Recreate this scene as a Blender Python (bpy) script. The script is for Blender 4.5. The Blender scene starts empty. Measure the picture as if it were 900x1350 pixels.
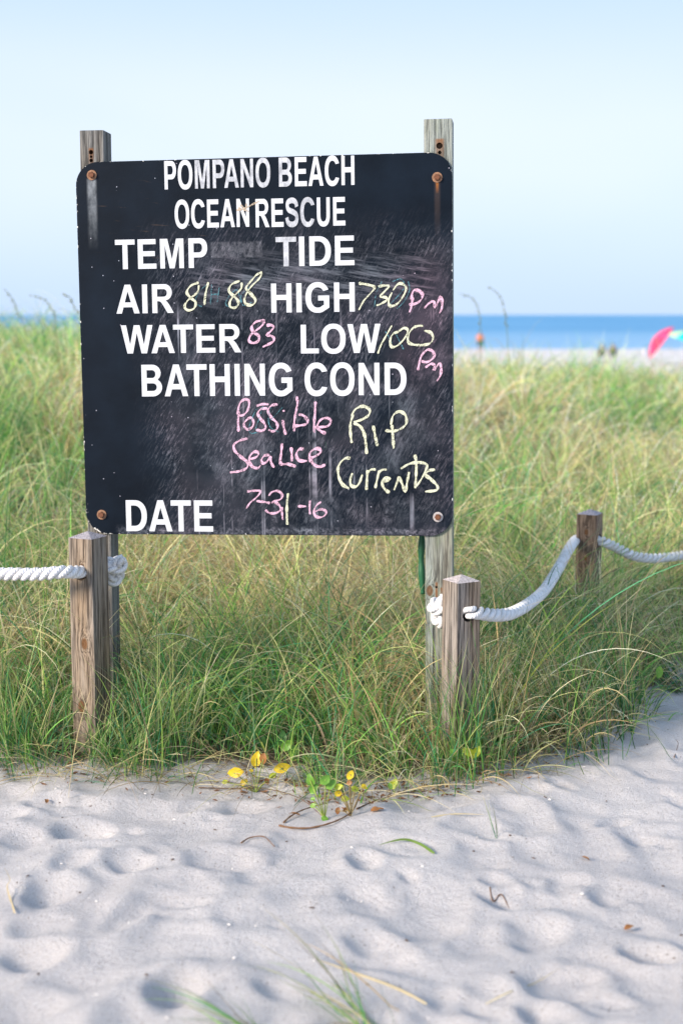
import bpy, bmesh, math, random
import numpy as np
from mathutils import Vector, Matrix, Euler, Quaternion
R = math.radians
SC = bpy.context.scene
COL = SC.collection
rng = np.random.default_rng(11)
random.seed(7)

# ------------------------------------------------------------------ camera, light, sky
EYE = 1.42
FPX = 1875.0
PITCH = math.atan(260 / FPX)
cam = bpy.data.cameras.new('camera')
cam.sensor_fit = 'VERTICAL'; cam.sensor_height = 36.0; cam.sensor_width = 24.0
cam.lens = 50.0
cam.clip_start = 0.05; cam.clip_end = 60000
cam.dof.use_dof = True
cam.dof.focus_distance = 4.55
cam.dof.aperture_fstop = 2.3
camo = bpy.data.objects.new('camera', cam); COL.objects.link(camo)
camo.location = (0, 0, EYE)
camo.rotation_euler = (math.pi / 2 - PITCH, 0, 0)
SC.camera = camo

SUN_EL, SUN_AZ = R(24), R(238)           # azimuth clockwise from +Y
sun = bpy.data.lights.new('sun', 'SUN')
sun.energy = 1.95; sun.angle = R(18); sun.color = (1.0, 0.85, 0.70)
suno = bpy.data.objects.new('sun', sun); COL.objects.link(suno)
sd = Vector((math.sin(SUN_AZ) * math.cos(SUN_EL), math.cos(SUN_AZ) * math.cos(SUN_EL), math.sin(SUN_EL)))
suno.rotation_euler = sd.to_track_quat('Z', 'Y').to_euler()
suno.location = (-8, -6, 8)

SC.view_settings.view_transform = 'Standard'
SC.view_settings.look = 'None'
SC.view_settings.gamma = 1.0
SC.view_settings.exposure = 1.90
SC.cycles.use_denoising = True
SC.cycles.max_bounces = 6
SC.cycles.transparent_max_bounces = 6


class NT:
    """small helper to write node trees"""
    def __init__(s, tree):
        s.t = tree
    def n(s, typ, ins=None, **props):
        nd = s.t.nodes.new(typ)
        for k, v in props.items():
            setattr(nd, k, v)
        for k, v in (ins or {}).items():
            s.put(nd.inputs[k], v)
        return nd
    def put(s, sock, v):
        if isinstance(v, bpy.types.NodeSocket):
            s.t.links.new(v, sock)
        elif isinstance(v, bpy.types.Node):
            s.t.links.new(v.outputs[0], sock)
        else:
            if sock.type == 'RGBA' and len(v) == 3:
                v = (*v, 1)
            sock.default_value = v
    def m(s, op, a, b=0.0, c=0.0, clamp=False):
        nd = s.t.nodes.new('ShaderNodeMath'); nd.operation = op; nd.use_clamp = clamp
        s.put(nd.inputs[0], a); s.put(nd.inputs[1], b); s.put(nd.inputs[2], c)
        return nd.outputs[0]
    def mix(s, f, a, b, mode='MIX'):
        nd = s.t.nodes.new('ShaderNodeMix'); nd.data_type = 'RGBA'; nd.blend_type = mode
        s.put(nd.inputs[0], f); s.put(nd.inputs[6], a); s.put(nd.inputs[7], b)
        return nd.outputs[2]
    def noise(s, vec, scale, detail=2.0, rough=0.5, dist=0.0):
        return s.n('ShaderNodeTexNoise', {'Vector': vec, 'Scale': scale, 'Detail': detail, 'Roughness': rough, 'Distortion': dist}).outputs[0]
    def mapr(s, v, a, b, c=0.0, d=1.0, smooth=False):
        nd = s.n('ShaderNodeMapRange', {0: v, 1: a, 2: b, 3: c, 4: d})
        if smooth: nd.interpolation_type = 'SMOOTHSTEP'
        return nd.outputs[0]
    def scale(s, vec, x, y, z):
        return s.n('ShaderNodeVectorMath', {0: vec, 1: (x, y, z)}, operation='MULTIPLY').outputs[0]
    def ramp(s, f, stops):
        nd = s.n('ShaderNodeValToRGB', {0: f})
        el = nd.color_ramp.elements
        while len(el) < len(stops): el.new(0.5)
        for e, (p, c) in zip(el, stops):
            e.position = p; e.color = (*c, 1) if len(c) == 3 else c
        return nd.outputs[0]
    def bump(s, h, strength, dist=0.01, normal=None):
        ins = {'Height': h, 'Strength': strength, 'Distance': dist}
        if normal is not None: ins['Normal'] = normal
        return s.n('ShaderNodeBump', ins).outputs[0]


w = bpy.data.worlds.new("World"); SC.world = w; w.use_nodes = True
T = NT(w.node_tree); w.node_tree.nodes.clear()
sky = T.n('ShaderNodeTexSky', sky_type='NISHITA')
sky.sun_disc = False; sky.sun_elevation = SUN_EL; sky.sun_rotation = SUN_AZ
sky.air_density = 1.0; sky.dust_density = 0.9; sky.ozone_density = 1.6; sky.altitude = 0
geo = T.n('ShaderNodeTexCoord').outputs['Generated']
sx = T.n('ShaderNodeSeparateXYZ', {0: geo})
# thin high cloud veil: soft streaky noise, whitens the blue
cv = T.scale(geo, 1.0, 1.0, 2.2)
cn = T.noise(cv, 1.7, 3.0, 0.45, 0.3)
veil = T.mapr(cn, 0.30, 0.72, 0.90, 0.97, True)
wht = T.m('MULTIPLY', T.mapr(sx.outputs[2], 0.0, 0.10, 0.25, 1.0, True), T.mapr(sx.outputs[2], 0.11, 0.24, 1.0, 0.12, True))
wht = T.m('MULTIPLY', wht, T.mapr(cn, 0.30, 0.66, 0.35, 1.0, True))
vcol = T.mix(wht, (2.85, 3.85, 5.4), (4.4, 4.85, 5.6))
skyc = T.mix(veil, sky.outputs[0], vcol)
bg = T.n('ShaderNodeBackground', {'Color': skyc, 'Strength': 0.055})
T.n('ShaderNodeOutputWorld', {'Surface': bg})


# ------------------------------------------------------------------ helpers
def ray(px, py):
    x = (px - 450) / FPX; u = (675 - py) / FPX
    cp, sp = math.cos(PITCH), math.sin(PITCH)
    return Vector((x, cp + u * sp, u * cp - sp))     # per unit of optical depth

def at(px, py, Y):
    """point seen at photo pixel (px,py) with world y = Y"""
    r = ray(px, py)
    return Vector((0, 0, EYE)) + r * (Y / r.y)

def link(name, me, mat=None, parent=None):
    o = bpy.data.objects.new(name, me); COL.objects.link(o)
    if mat is not None and me is not None:
        for m_ in (mat if isinstance(mat, (list, tuple)) else [mat]):
            me.materials.append(m_)
    if parent is not None: o.parent = parent
    return o

def tag(o, label=None, cat=None, group=None, kind=None):
    if label: o['label'] = label
    if cat: o['category'] = cat
    if group: o['group'] = group
    if kind: o['kind'] = kind
    return o

def empty(name, loc, label, cat, group=None, rz=0):
    o = bpy.data.objects.new(name, None); COL.objects.link(o)
    o.location = loc; o.rotation_euler = (0, 0, rz); o.empty_display_size = 0.1
    return tag(o, label, cat, group)

def empty_part(name, parent):
    o = bpy.data.objects.new(name, None); COL.objects.link(o); o.parent = parent; return o

def mesh(name, V, F, smooth=False, uv=None):
    me = bpy.data.meshes.new(name)
    me.from_pydata([tuple(v) for v in V], [], F)
    if smooth: me.polygons.foreach_set('use_smooth', [True] * len(me.polygons))
    if uv is not None:
        l = me.uv_layers.new(name='UVMap')
        idx = np.empty(len(me.loops), int); me.loops.foreach_get('vertex_index', idx)
        l.data.foreach_set('uv', np.array(uv, np.float32)[idx].ravel())
    me.update()
    return me

def bm_mesh(name, bm, smooth=False):
    me = bpy.data.meshes.new(name); bm.to_mesh(me); bm.free()
    if smooth: me.polygons.foreach_set('use_smooth', [True] * len(me.polygons))
    return me

def material(name):
    m_ = bpy.data.materials.new(name); m_.use_nodes = True
    t = m_.node_tree; t.nodes.clear()
    N = NT(t)
    b = N.n('ShaderNodeBsdfPrincipled')
    out = N.n('ShaderNodeOutputMaterial', {'Surface': b.outputs[0]})
    return m_, N, b, out

def simple(name, col, rough=0.7, spec=0.3, metal=0.0, var=0.15, vs=20, bump=0.0, bs=80):
    m_, N, b, out = material(name)
    oc = N.n('ShaderNodeTexCoord').outputs['Object']
    nz = N.noise(oc, vs, 3.0, 0.6)
    c = N.mix(nz, tuple(c_ * (1 - var) for c_ in col), tuple(min(1, c_ * (1 + var)) for c_ in col))
    N.put(b.inputs['Base Color'], c); b.inputs['Roughness'].default_value = rough
    b.inputs['Specular IOR Level'].default_value = spec; b.inputs['Metallic'].default_value = metal
    if bump: N.put(b.inputs['Normal'], N.bump(N.noise(oc, bs, 4.0, 0.6), bump, 0.004))
    return m_

def catmull(P, n=10):
    P = [Vector(p) for p in P]
    Q = [P[0] * 2 - P[1]] + P + [P[-1] * 2 - P[-2]]
    out = []
    for i in range(1, len(Q) - 2):
        a, b, c, d = Q[i - 1:i + 3]
        for k in range(n):
            t = k / n
            out.append(0.5 * ((2 * b) + (c - a) * t + (2 * a - 5 * b + 4 * c - d) * t * t + (3 * b - a - 3 * c + d) * t ** 3))
    out.append(P[-1])
    return out

def resample(P, step):
    d = [0.0]
    for a, b in zip(P, P[1:]): d.append(d[-1] + (b - a).length)
    n = max(2, int(d[-1] / step) + 1)
    out = []; j = 0
    for i in range(n):
        s = d[-1] * i / (n - 1)
        while j < len(d) - 2 and d[j + 1] < s: j += 1
        t = (s - d[j]) / max(1e-9, d[j + 1] - d[j])
        out.append(P[j].lerp(P[j + 1], t))
    return out, d[-1]

def frames(P):
    """parallel transport frames along polyline"""
    Ts = []
    for i in range(len(P)):
        a = P[max(0, i - 1)]; b = P[min(len(P) - 1, i + 1)]
        Ts.append((b - a).normalized())
    up = Vector((0, 0, 1)) if abs(Ts[0].z) < 0.9 else Vector((1, 0, 0))
    u = (up - Ts[0] * up.dot(Ts[0])).normalized()
    out = []
    for t in Ts:
        u = (u - t * u.dot(t)).normalized()
        out.append((t, u, t.cross(u)))
    return out

def tube(P, rad, sides=8, cap=True):
    """rad: number or list; returns V,F,UV (u along in metres, v round)"""
    fr = frames(P); V = []; F = []; UV = []
    L = 0
    for i, (p, (t, u, v)) in enumerate(zip(P, fr)):
        if i: L += (P[i] - P[i - 1]).length
        r = rad[i] if isinstance(rad, (list, tuple)) else rad
        for k in range(sides):
            a = 2 * math.pi * k / sides
            V.append(p + (u * math.cos(a) + v * math.sin(a)) * r)
            UV.append((L, k / sides))
    for i in range(len(P) - 1):
        for k in range(sides):
            a = i * sides + k; b = i * sides + (k + 1) % sides
            F.append((a, b, b + sides, a + sides))
    if cap:
        F.append(tuple(range(sides - 1, -1, -1)))
        F.append(tuple((len(P) - 1) * sides + k for k in range(sides)))
    return V, F, UV

# value noise in numpy
_tab = rng.random((256, 256))
def vnoise(x, y, s, seed=0):
    x = np.asarray(x, float) * s + seed * 17.3; y = np.asarray(y, float) * s + seed * 9.7
    xi = np.floor(x).astype(int); yi = np.floor(y).astype(int)
    fx = x - xi; fy = y - yi
    fx = fx * fx * (3 - 2 * fx); fy = fy * fy * (3 - 2 * fy)
    g = lambda a, b: _tab[a % 256, b % 256]
    return (g(xi, yi) * (1 - fx) + g(xi + 1, yi) * fx) * (1 - fy) + (g(xi, yi + 1) * (1 - fx) + g(xi + 1, yi + 1) * fx) * fy

def sstep(a, b, x):
    t = np.clip((np.asarray(x, float) - a) / (b - a), 0, 1)
    return t * t * (3 - 2 * t)

# ------------------------------------------------------------------ ground shape
EDGEPX = [(-60, 1004), (0, 1012), (60, 1022), (130, 1030), (200, 1032), (300, 1036), (400, 1042), (500, 1050),
          (560, 1044), (640, 1030), (700, 1014), (760, 988), (800, 970), (828, 958), (846, 930), (872, 902), (900, 882)]
_e = [at(px, py, 1) for px, py in EDGEPX]
_ex = []; _ey = []
for (px, py) in EDGEPX:
    r = ray(px, py); t = -EYE / r.z
    _ex.append(r.x * t); _ey.append(r.y * t)
_ex = [-30, -8, -3, -2] + _ex + [1.9, 2.7, 4.2, 8, 30]
_ey = [9, 6.0, 4.7, 4.45] + _ey + [6.6, 8.0, 10, 14, 26]
def edge_y(x):
    return np.interp(x, _ex, _ey)

def inland(x, y):
    """signed depth into the grass (m)"""
    return np.asarray(y, float) - edge_y(x)

def base_h(x, y):
    x = np.asarray(x, float); y = np.asarray(y, float)
    crest = 0.97 - 0.48 * sstep(-1.2, 0.9, x * 12.5 / np.maximum(y, 6)) + 0.10 * (vnoise(x, y, 0.35, 3) - 0.5)
    d = inland(x, y)
    up = sstep(0.6, 8.5, d)
    down = sstep(15, 42, y)
    z = crest * up * (1 - down) - 1.35 * down - 0.30 * sstep(42, 126, y) - 3.0 * sstep(126, 200, y)
    z += 0.10 * (vnoise(x, y, 0.9, 5) - 0.5) * sstep(0.3, 2.5, d) * (1 - down)
    z += 0.03 * sstep(-0.05, 0.25, d) * (0.4 + vnoise(x, y, 3.0, 8))
    return z

_nd = 1500
_dx = rng.uniform(-3.4, 3.6, _nd); _dy = rng.uniform(1.2, 8.0, _nd)
_da = rng.uniform(0.022, 0.085, _nd); _db = _da * rng.uniform(0.5, 0.95, _nd)
_dr = rng.uniform(0, math.pi, _nd); _dd = rng.uniform(0.007, 0.021, _nd) * (_da / 0.08)
def dents(x, y):
    z = np.zeros_like(x)
    for i in range(_nd):
        m_ = (np.abs(x - _dx[i]) < 0.4) & (np.abs(y - _dy[i]) < 0.4)
        if not m_.any(): continue
        X = x[m_] - _dx[i]; Y = y[m_] - _dy[i]
        c, s = math.cos(_dr[i]), math.sin(_dr[i])
        q = np.sqrt(((X * c + Y * s) / _da[i]) ** 2 + ((-X * s + Y * c) / _db[i]) ** 2)
        z[m_] += _dd[i] * (-np.exp(-q ** 3.0) + 0.42 * np.exp(-((q - 1.35) / 0.42) ** 2))
    z += 0.034 * (vnoise(x, y, 3.2, 1) - 0.5) + 0.019 * (0.5 - np.abs(vnoise(x, y, 6.5, 2) - 0.5) * 2) + 0.013 * (vnoise(x, y, 13.0, 9) - 0.5) + 0.006 * (vnoise(x, y, 22.0, 4) - 0.5)
    return z

# specific heel-print seen in the photograph right of centre
_r = ray(648, 1186); _t = -EYE / _r.z; HEEL = (_r.x * _t, _r.y * _t)

def ground_h(x, y):
    x = np.asarray(x, float); y = np.asarray(y, float)
    sh = x.shape; x = np.atleast_1d(x); y = np.atleast_1d(y)
    z = base_h(x, y)
    m_ = (y < 9) & (y > -2) & (np.abs(x) < 6)
    if m_.any():
        f = 1 - sstep(0.0, 0.5, inland(x[m_], y[m_]))
        fade = sstep(9, 7, y[m_])
        z[m_] += dents(x[m_], y[m_]) * (0.25 + 0.75 * f) * fade
        X = x[m_] - HEEL[0]; Y = y[m_] - HEEL[1]
        c, s = math.cos(-0.9), math.sin(-0.9)
        q = np.sqrt(((X * c + Y * s) / 0.055) ** 2 + ((-X * s + Y * c) / 0.026) ** 2)
        z[m_] += -0.016 * np.exp(-q ** 3.5)
    return z.reshape(sh)

def GH(x, y): return float(ground_h(np.array([x]), np.array([y]))[0])

def on_ground(px, py, lift=0.0):
    r = ray(px, py); z = 0.0
    for _ in range(6):
        t = (z - EYE) / r.z
        z = GH(r.x * t, r.y * t)
    return Vector((r.x * t, r.y * t, z + lift))

def axis(segs):
    out = [segs[0][0]]
    for a, b, st in segs:
        n = max(1, int(round((b - a) / st)))
        out += [a + (b - a) * (i + 1) / n for i in range(n)]
    return np.array(out)
gx = axis([(-3000, -300, 450), (-300, -60, 30), (-60, -16, 4), (-16, -4, 0.6), (-4, -1.75, 0.09), (-1.75, 2.0, 0.0125), (2.0, 4.2, 0.09), (4.2, 16, 0.6), (16, 60, 4), (60, 300, 30), (300, 3000, 450)])
gy = axis([(-60, -8, 6), (-8, 0, 1), (0, 2.2, 0.08), (2.2, 6.4, 0.0125), (6.4, 9, 0.08), (9, 20, 0.3), (20, 60, 1.5), (60, 130, 3), (130, 220, 15)])
GX, GY = np.meshgrid(gx, gy)
GZ = ground_h(GX.ravel(), GY.ravel())
V = np.stack([GX.ravel(), GY.ravel(), GZ], 1).astype(np.float32)
nx, ny = len(gx), len(gy)
ii = (np.arange(ny - 1)[:, None] * nx + np.arange(nx - 1)[None, :]).ravel()
Fq = np.stack([ii, ii + 1, ii + 1 + nx, ii + nx], 1)

def fast_mesh(name, V, F, cols=None, smooth=True, uv=None):
    me = bpy.data.meshes.new(name)
    me.vertices.add(len(V)); me.vertices.foreach_set('co', np.asarray(V, np.float32).ravel())
    k = F.shape[1]
    me.loops.add(F.size); me.loops.foreach_set('vertex_index', F.astype(np.int32).ravel())
    me.polygons.add(len(F)); me.polygons.foreach_set('loop_start', (np.arange(len(F)) * k).astype(np.int32))
    me.polygons.foreach_set('use_smooth', np.full(len(F), smooth))
    me.update(calc_edges=True)
    if cols is not None:
        a = me.attributes.new('tint', 'FLOAT_COLOR', 'POINT')
        a.data.foreach_set('color', np.asarray(cols, np.float32).ravel())
    return me

# sand material
sand_m, N, b, _ = material('sand')
oc = N.n('ShaderNodeNewGeometry').outputs['Position']
big = N.noise(oc, 2.2, 3.0, 0.55)
col = N.mix(N.mapr(big, 0.3, 0.7), (0.59, 0.58, 0.60), (0.665, 0.655, 0.67))
grain = N.noise(oc, 420.0, 2.0, 0.7)
col = N.mix(N.mapr(grain, 0.52, 0.70), col, (0.30, 0.24, 0.19))
col = N.mix(N.mapr(grain, 0.44, 0.25), col, (0.66, 0.64, 0.62))
vor = N.n('ShaderNodeTexVoronoi', {'Vector': oc, 'Scale': 70.0})

spk = N.m('MULTIPLY', N.m('LESS_THAN', vor.outputs['Distance'], 0.17), N.m('GREATER_THAN', N.n('ShaderNodeSeparateColor', {0: vor.outputs['Color']}).outputs[0], 0.80))
col = N.mix(N.m('MULTIPLY', spk, 0.65), col, (0.15, 0.11, 0.09))
ga = N.n('ShaderNodeAttribute', attribute_name='tint', attribute_type='GEOMETRY')
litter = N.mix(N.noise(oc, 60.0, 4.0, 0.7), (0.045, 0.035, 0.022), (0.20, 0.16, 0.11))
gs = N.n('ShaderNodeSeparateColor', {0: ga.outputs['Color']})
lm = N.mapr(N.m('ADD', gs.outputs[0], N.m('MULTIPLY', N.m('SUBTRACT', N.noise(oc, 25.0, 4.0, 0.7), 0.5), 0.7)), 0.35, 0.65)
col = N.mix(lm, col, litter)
N.put(b.inputs['Base Color'], col); b.inputs['Roughness'].default_value = 0.95
b.inputs['Specular IOR Level'].default_value = 0.15
hh = N.m('ADD', N.m('MULTIPLY', grain, 0.5), N.m('MULTIPLY', N.noise(oc, 60.0, 6.0, 0.8), 1.6))
N.put(b.inputs['Normal'], N.bump(hh, 0.95, 0.008))
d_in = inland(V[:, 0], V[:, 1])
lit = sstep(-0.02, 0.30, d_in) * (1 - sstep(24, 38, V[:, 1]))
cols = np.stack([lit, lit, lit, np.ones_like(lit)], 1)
gme = fast_mesh('ground', V, Fq, cols)
tag(link('sand_ground', gme, sand_m), kind='structure')

# ------------------------------------------------------------------ sea
sea_m, N, b, _ = material('sea_water')
oc = N.n('ShaderNodeNewGeometry').outputs['Position']
v1 = N.scale(oc, 0.25, 1.0, 1.0)
n1 = N.noise(v1, 0.035, 4.0, 0.6)
sp = N.n('ShaderNodeSeparateXYZ', {0: oc})
shal = N.mapr(sp.outputs[1], 126, 330, 1.0, 0.0, True)
c = N.mix(N.mapr(n1, 0.3, 0.7), (0.045, 0.22, 0.44), (0.14, 0.35, 0.57))
c = N.mix(N.m('MULTIPLY', shal, 0.75), c, (0.26, 0.44, 0.62))
foam = N.m('MULTIPLY', N.mapr(N.noise(N.scale(oc, 0.08, 0.9, 1), 0.35, 3.0, 0.6), 0.60, 0.68), N.mapr(sp.outputs[1], 124, 150, 1.0, 0.0))
c = N.mix(foam, c, (0.8, 0.82, 0.84))
N.put(b.inputs['Base Color'], c)
b.inputs['Roughness'].default_value = 0.55; b.inputs['Specular IOR Level'].default_value = 0.25
b.inputs['IOR'].default_value = 1.33
N.put(b.inputs['Normal'], N.bump(N.noise(v1, 0.8, 5.0, 0.65), 0.8, 0.6))
sy = axis([(118, 160, 6), (160, 400, 40), (400, 2000, 400), (2000, 40000, 9500)])
sxs = axis([(-30000, -2000, 7000), (-2000, 2000, 500), (2000, 30000, 7000)])
X, Y = np.meshgrid(sxs, sy)
V = np.stack([X.ravel(), Y.ravel(), np.full(X.size, -1.64)], 1)
ii = (np.arange(len(sy) - 1)[:, None] * len(sxs) + np.arange(len(sxs) - 1)[None, :]).ravel()
tag(link('sea', fast_mesh('sea', V, np.stack([ii, ii + 1, ii + 1 + len(sxs), ii + len(sxs)], 1)), sea_m), kind='structure')

# ------------------------------------------------------------------ grass
def leaf_mat(name, transl=0.35):
    m_, N, b, out = material(name)
    a = N.n('ShaderNodeAttribute', attribute_name='tint', attribute_type='GEOMETRY')
    oc = N.n('ShaderNodeNewGeometry').outputs['Position']
    c = N.mix(N.mapr(N.noise(oc, 90.0, 2.0, 0.5), 0.2, 0.8, 0.0, 0.35), a.outputs['Color'], (0.30, 0.25, 0.12), 'MULTIPLY')
    c = a.outputs['Color']
    N.put(b.inputs['Base Color'], c); b.inputs['Roughness'].default_value = 0.55
    b.inputs['Specular IOR Level'].default_value = 0.25
    tr = N.n('ShaderNodeBsdfTranslucent', {'Color': c})
    mx = N.n('ShaderNodeMixShader', {0: transl, 1: b.outputs[0], 2: tr.outputs[0]})
    N.t.links.new(mx.outputs[0], out.inputs['Surface'])
    return m_
grass_m = leaf_mat('grass_blades')

GREENS = np.array([[0.085, 0.260, 0.045], [0.150, 0.340, 0.070], [0.050, 0.180, 0.050], [0.260, 0.420, 0.090], [0.060, 0.230, 0.110], [0.030, 0.120, 0.040]])
STRAWS = np.array([[0.600, 0.500, 0.260], [0.720, 0.640, 0.420], [0.400, 0.290, 0.150], [0.540, 0.540, 0.240], [0.300, 0.230, 0.150]])

def blades(root, az, L, th0, curl, wid, colr, seg, twist=None, tipcol=None, power=1.4):
    """arching ribbons; returns V, F, C"""
    n = len(L); S = seg
    s = np.linspace(0, 1, S + 1)
    th = th0[:, None] + curl[:, None] * s[None, :] ** power         # angle from vertical
    dl = (L / S)[:, None]
    dh = np.sin(th) * dl; dv = np.cos(th) * dl
    hx = np.concatenate([np.zeros((n, 1)), np.cumsum(dh[:, :-1], 1)], 1)
    hz = np.concatenate([np.zeros((n, 1)), np.cumsum(dv[:, :-1], 1)], 1)
    bend = rng.normal(0, 0.5, n)[:, None] * s[None, :] ** 2 * 0.25 * L[:, None]
    ca, sa = np.cos(az)[:, None], np.sin(az)[:, None]
    P = np.stack([root[:, :1] + hx * ca - bend * sa, root[:, 1:2] + hx * sa + bend * ca, root[:, 2:3] + hz], 2)
    tw = rng.uniform(-0.9, 0.9, n) if twist is None else twist
    tw = tw[:, None] + rng.uniform(-1.2, 1.2, n)[:, None] * s[None, :]
    # width direction: horizontal perpendicular, twisted towards the blade's normal
    nx_, nz_ = -np.cos(th), np.sin(th)
    W = np.stack([-sa * np.cos(tw) + ca * nx_ * np.sin(tw), ca * np.cos(tw) + sa * nx_ * np.sin(tw), nz_ * np.sin(tw)], 2)
    prof = np.minimum(1, 0.75 + s * 2) * (1 - s ** 2.2) + 0.06
    hw = wid[:, None] * 0.5 * prof[None, :]
    A = P - W * hw[..., None]; B = P + W * hw[..., None]
    V = np.stack([A, B], 2).reshape(-1, 3)
    base = (np.arange(n) * (S + 1) * 2)[:, None] + (np.arange(S) * 2)[None, :]
    F = np.stack([base, base + 1, base + 3, base + 2], 2).reshape(-1, 4)
    if tipcol is None: tipcol = colr
    t = np.clip(s * 1.0, 0, 1)[None, :, None] ** 1.5
    C = colr[:, None, :] * (1 - t) + tipcol[:, None, :] * t
    C = np.repeat(C[:, :, None, :], 2, 2).reshape(-1, 3)
    C = np.concatenate([C, np.ones((len(C), 1))], 1)
    return V, F, C

def pick(arr, n): return arr[rng.integers(0, len(arr), n)]

def colour(n, straw_p):
    """straw_p: per-blade probability of straw"""
    isS = rng.random(n) < straw_p
    g = pick(GREENS, n) * rng.uniform(0.6, 1.35, (n, 1)); s_ = pick(STRAWS, n) * rng.uniform(0.6, 1.2, (n, 1))
    c = np.where(isS[:, None], s_, g)
    tip = c.copy()
    yt = (rng.random(n) < 0.45) & ~isS
    tip[yt] = pick(STRAWS, int(yt.sum())) * 0.85
    return c, tip, isS

def field(x0, x1, y0, y1, nclump, per, Lr, wr, seg, straw0=0.42, spread=0.05, dmin=0.02, gain=1.0):
    cx = rng.uniform(x0, x1, nclump * 2); cy = rng.uniform(y0, y1, nclump * 2)
    # the width of the field follows the view
    keep = (np.abs(cx) < 1.15 + 0.30 * cy) & (inland(cx, cy) > dmin)
    gap = vnoise(cx, cy, 1.7, 31) * 0.6 + vnoise(cx, cy, 4.2, 32) * 0.4
    keep &= gap + rng.uniform(-0.10, 0.10, len(cx)) > 0.36
    cx, cy = cx[keep][:nclump], cy[keep][:nclump]
    n = len(cx) * per
    ci = np.repeat(np.arange(len(cx)), per)
    ang = rng.uniform(0, 2 * math.pi, n); rr = np.abs(rng.normal(0, spread, n))
    x = cx[ci] + rr * np.cos(ang); y = cy[ci] + rr * np.sin(ang)
    d = inland(x, y)
    caz = rng.uniform(0, 2 * math.pi, len(cx)); clean = rng.uniform(0, 0.35, len(cx))
    patch = vnoise(x, y, 0.8, 21) * 0.55 + vnoise(x, y, 2.1, 22) * 0.45
    cpatch = rng.uniform(-0.35, 0.35, len(cx))[ci]
    straw = np.clip(straw0 + (patch - 0.5) * 2.6 + cpatch, 0.05, 0.95)
    c, tip, isS = colour(n, straw)
    c = np.minimum(c * gain, 0.85); tip = np.minimum(tip * gain, 0.85)
    L = rng.uniform(Lr[0], Lr[1], n) * (0.60 + 0.75 * rng.random(len(cx))[ci]) * (0.75 + 0.5 * patch)
    L *= 0.48 + 0.52 * sstep(0.0, 0.8, d)
    L *= 1 - 0.42 * np.exp(-((x + 0.80) / 0.16) ** 2) * (d < 0.55)
    L[isS] *= rng.uniform(0.6, 1.1, int(isS.sum()))
    az = ang + rng.normal(0, 0.7, n)
    az = np.where(rng.random(n) < clean[ci] * 1.6, caz[ci] + rng.normal(0, 0.5, n), az)
    th0 = np.abs(rng.normal(0.05, 0.16, n)) + rr * 3.0 + clean[ci] * 0.5
    curl = rng.gamma(2.0, 0.50, n) + 0.2
    curl[isS] += rng.uniform(0, 1.0, int(isS.sum()))
    curl = np.minimum(curl, 2.5)
    wid = rng.uniform(wr[0], wr[1], n)
    wid = np.where(rng.random(n) < 0.08, wid * 1.7, wid)
    z = ground_h(x, y) - 0.01
    root = np.stack([x, y, z], 1)
    return blades(root, az, L, th0, curl, wid, c, seg, tipcol=tip)

def join_blades(parts):
    Vs, Fs, Cs = [], [], []; off = 0
    for V_, F_, C_ in parts:
        Vs.append(V_); Fs.append(F_ + off); Cs.append(C_); off += len(V_)
    return np.concatenate(Vs), np.concatenate(Fs), np.concatenate(Cs)

parts = []
# near bank of fine grass in the plane of focus
parts.append(field(-2.6, 2.6, 4.0, 5.6, 900, 21, (0.26, 0.60), (0.0020, 0.0046), 10, 0.28, dmin=0.03, gain=1.32))
parts.append(field(-2.9, 3.2, 5.4, 7.4, 950, 20, (0.30, 0.64), (0.0022, 0.0050), 9, 0.42, gain=1.38))
parts.append(field(-3.6, 4.0, 7.2, 10.5, 1600, 15, (0.32, 0.66), (0.0034, 0.0064), 7, 0.50, gain=1.6))
parts.append(field(-6, 6.5, 10.2, 18, 3200, 11, (0.34, 0.68), (0.005, 0.009), 6, 0.52, spread=0.08, gain=1.9))
parts.append(field(-12, 13, 17.5, 27, 2200, 9, (0.25, 0.5), (0.006, 0.01), 5, 0.52, spread=0.12, gain=1.9))
# long thin arching blades crossing over the rest
parts.append(field(-2.6, 2.9, 4.3, 6.8, 330, 5, (0.55, 0.95), (0.0018, 0.0036), 14, 0.62, gain=1.35, spread=0.03, dmin=0.2))
parts.append(field(-3.6, 4.0, 6.8, 11, 420, 5, (0.55, 0.9), (0.003, 0.005), 11, 0.6, gain=1.6, spread=0.04))
# lying straw and short thatch between the stems
def thatch(x0, x1, y0, y1, n, Lr, wr, dmin=0.0):
    x = rng.uniform(x0, x1, n); y = rng.uniform(y0, y1, n)
    k = inland(x, y) > dmin; x, y = x[k], y[k]; n = len(x)
    c = pick(STRAWS, n) * rng.uniform(0.45, 1.05, (n, 1))
    z = ground_h(x, y) + rng.uniform(0.0, 0.05, n)
    return blades(np.stack([x, y, z], 1), rng.uniform(0, 6.283, n), rng.uniform(*Lr, n), rng.uniform(0.9, 1.5, n), rng.uniform(-0.1, 0.8, n),
                  rng.uniform(*wr, n), c, 4)
parts.append(thatch(-2.4, 2.6, 4.0, 7.4, 9000, (0.08, 0.26), (0.0015, 0.003)))
V_, F_, C_ = join_blades(parts)
tag(link('dune_grass', fast_mesh('dune_grass', V_, F_, C_), grass_m),
    'mixed green and straw dune grass covering the dune behind the sign and posts', 'grass', kind='stuff')

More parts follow.
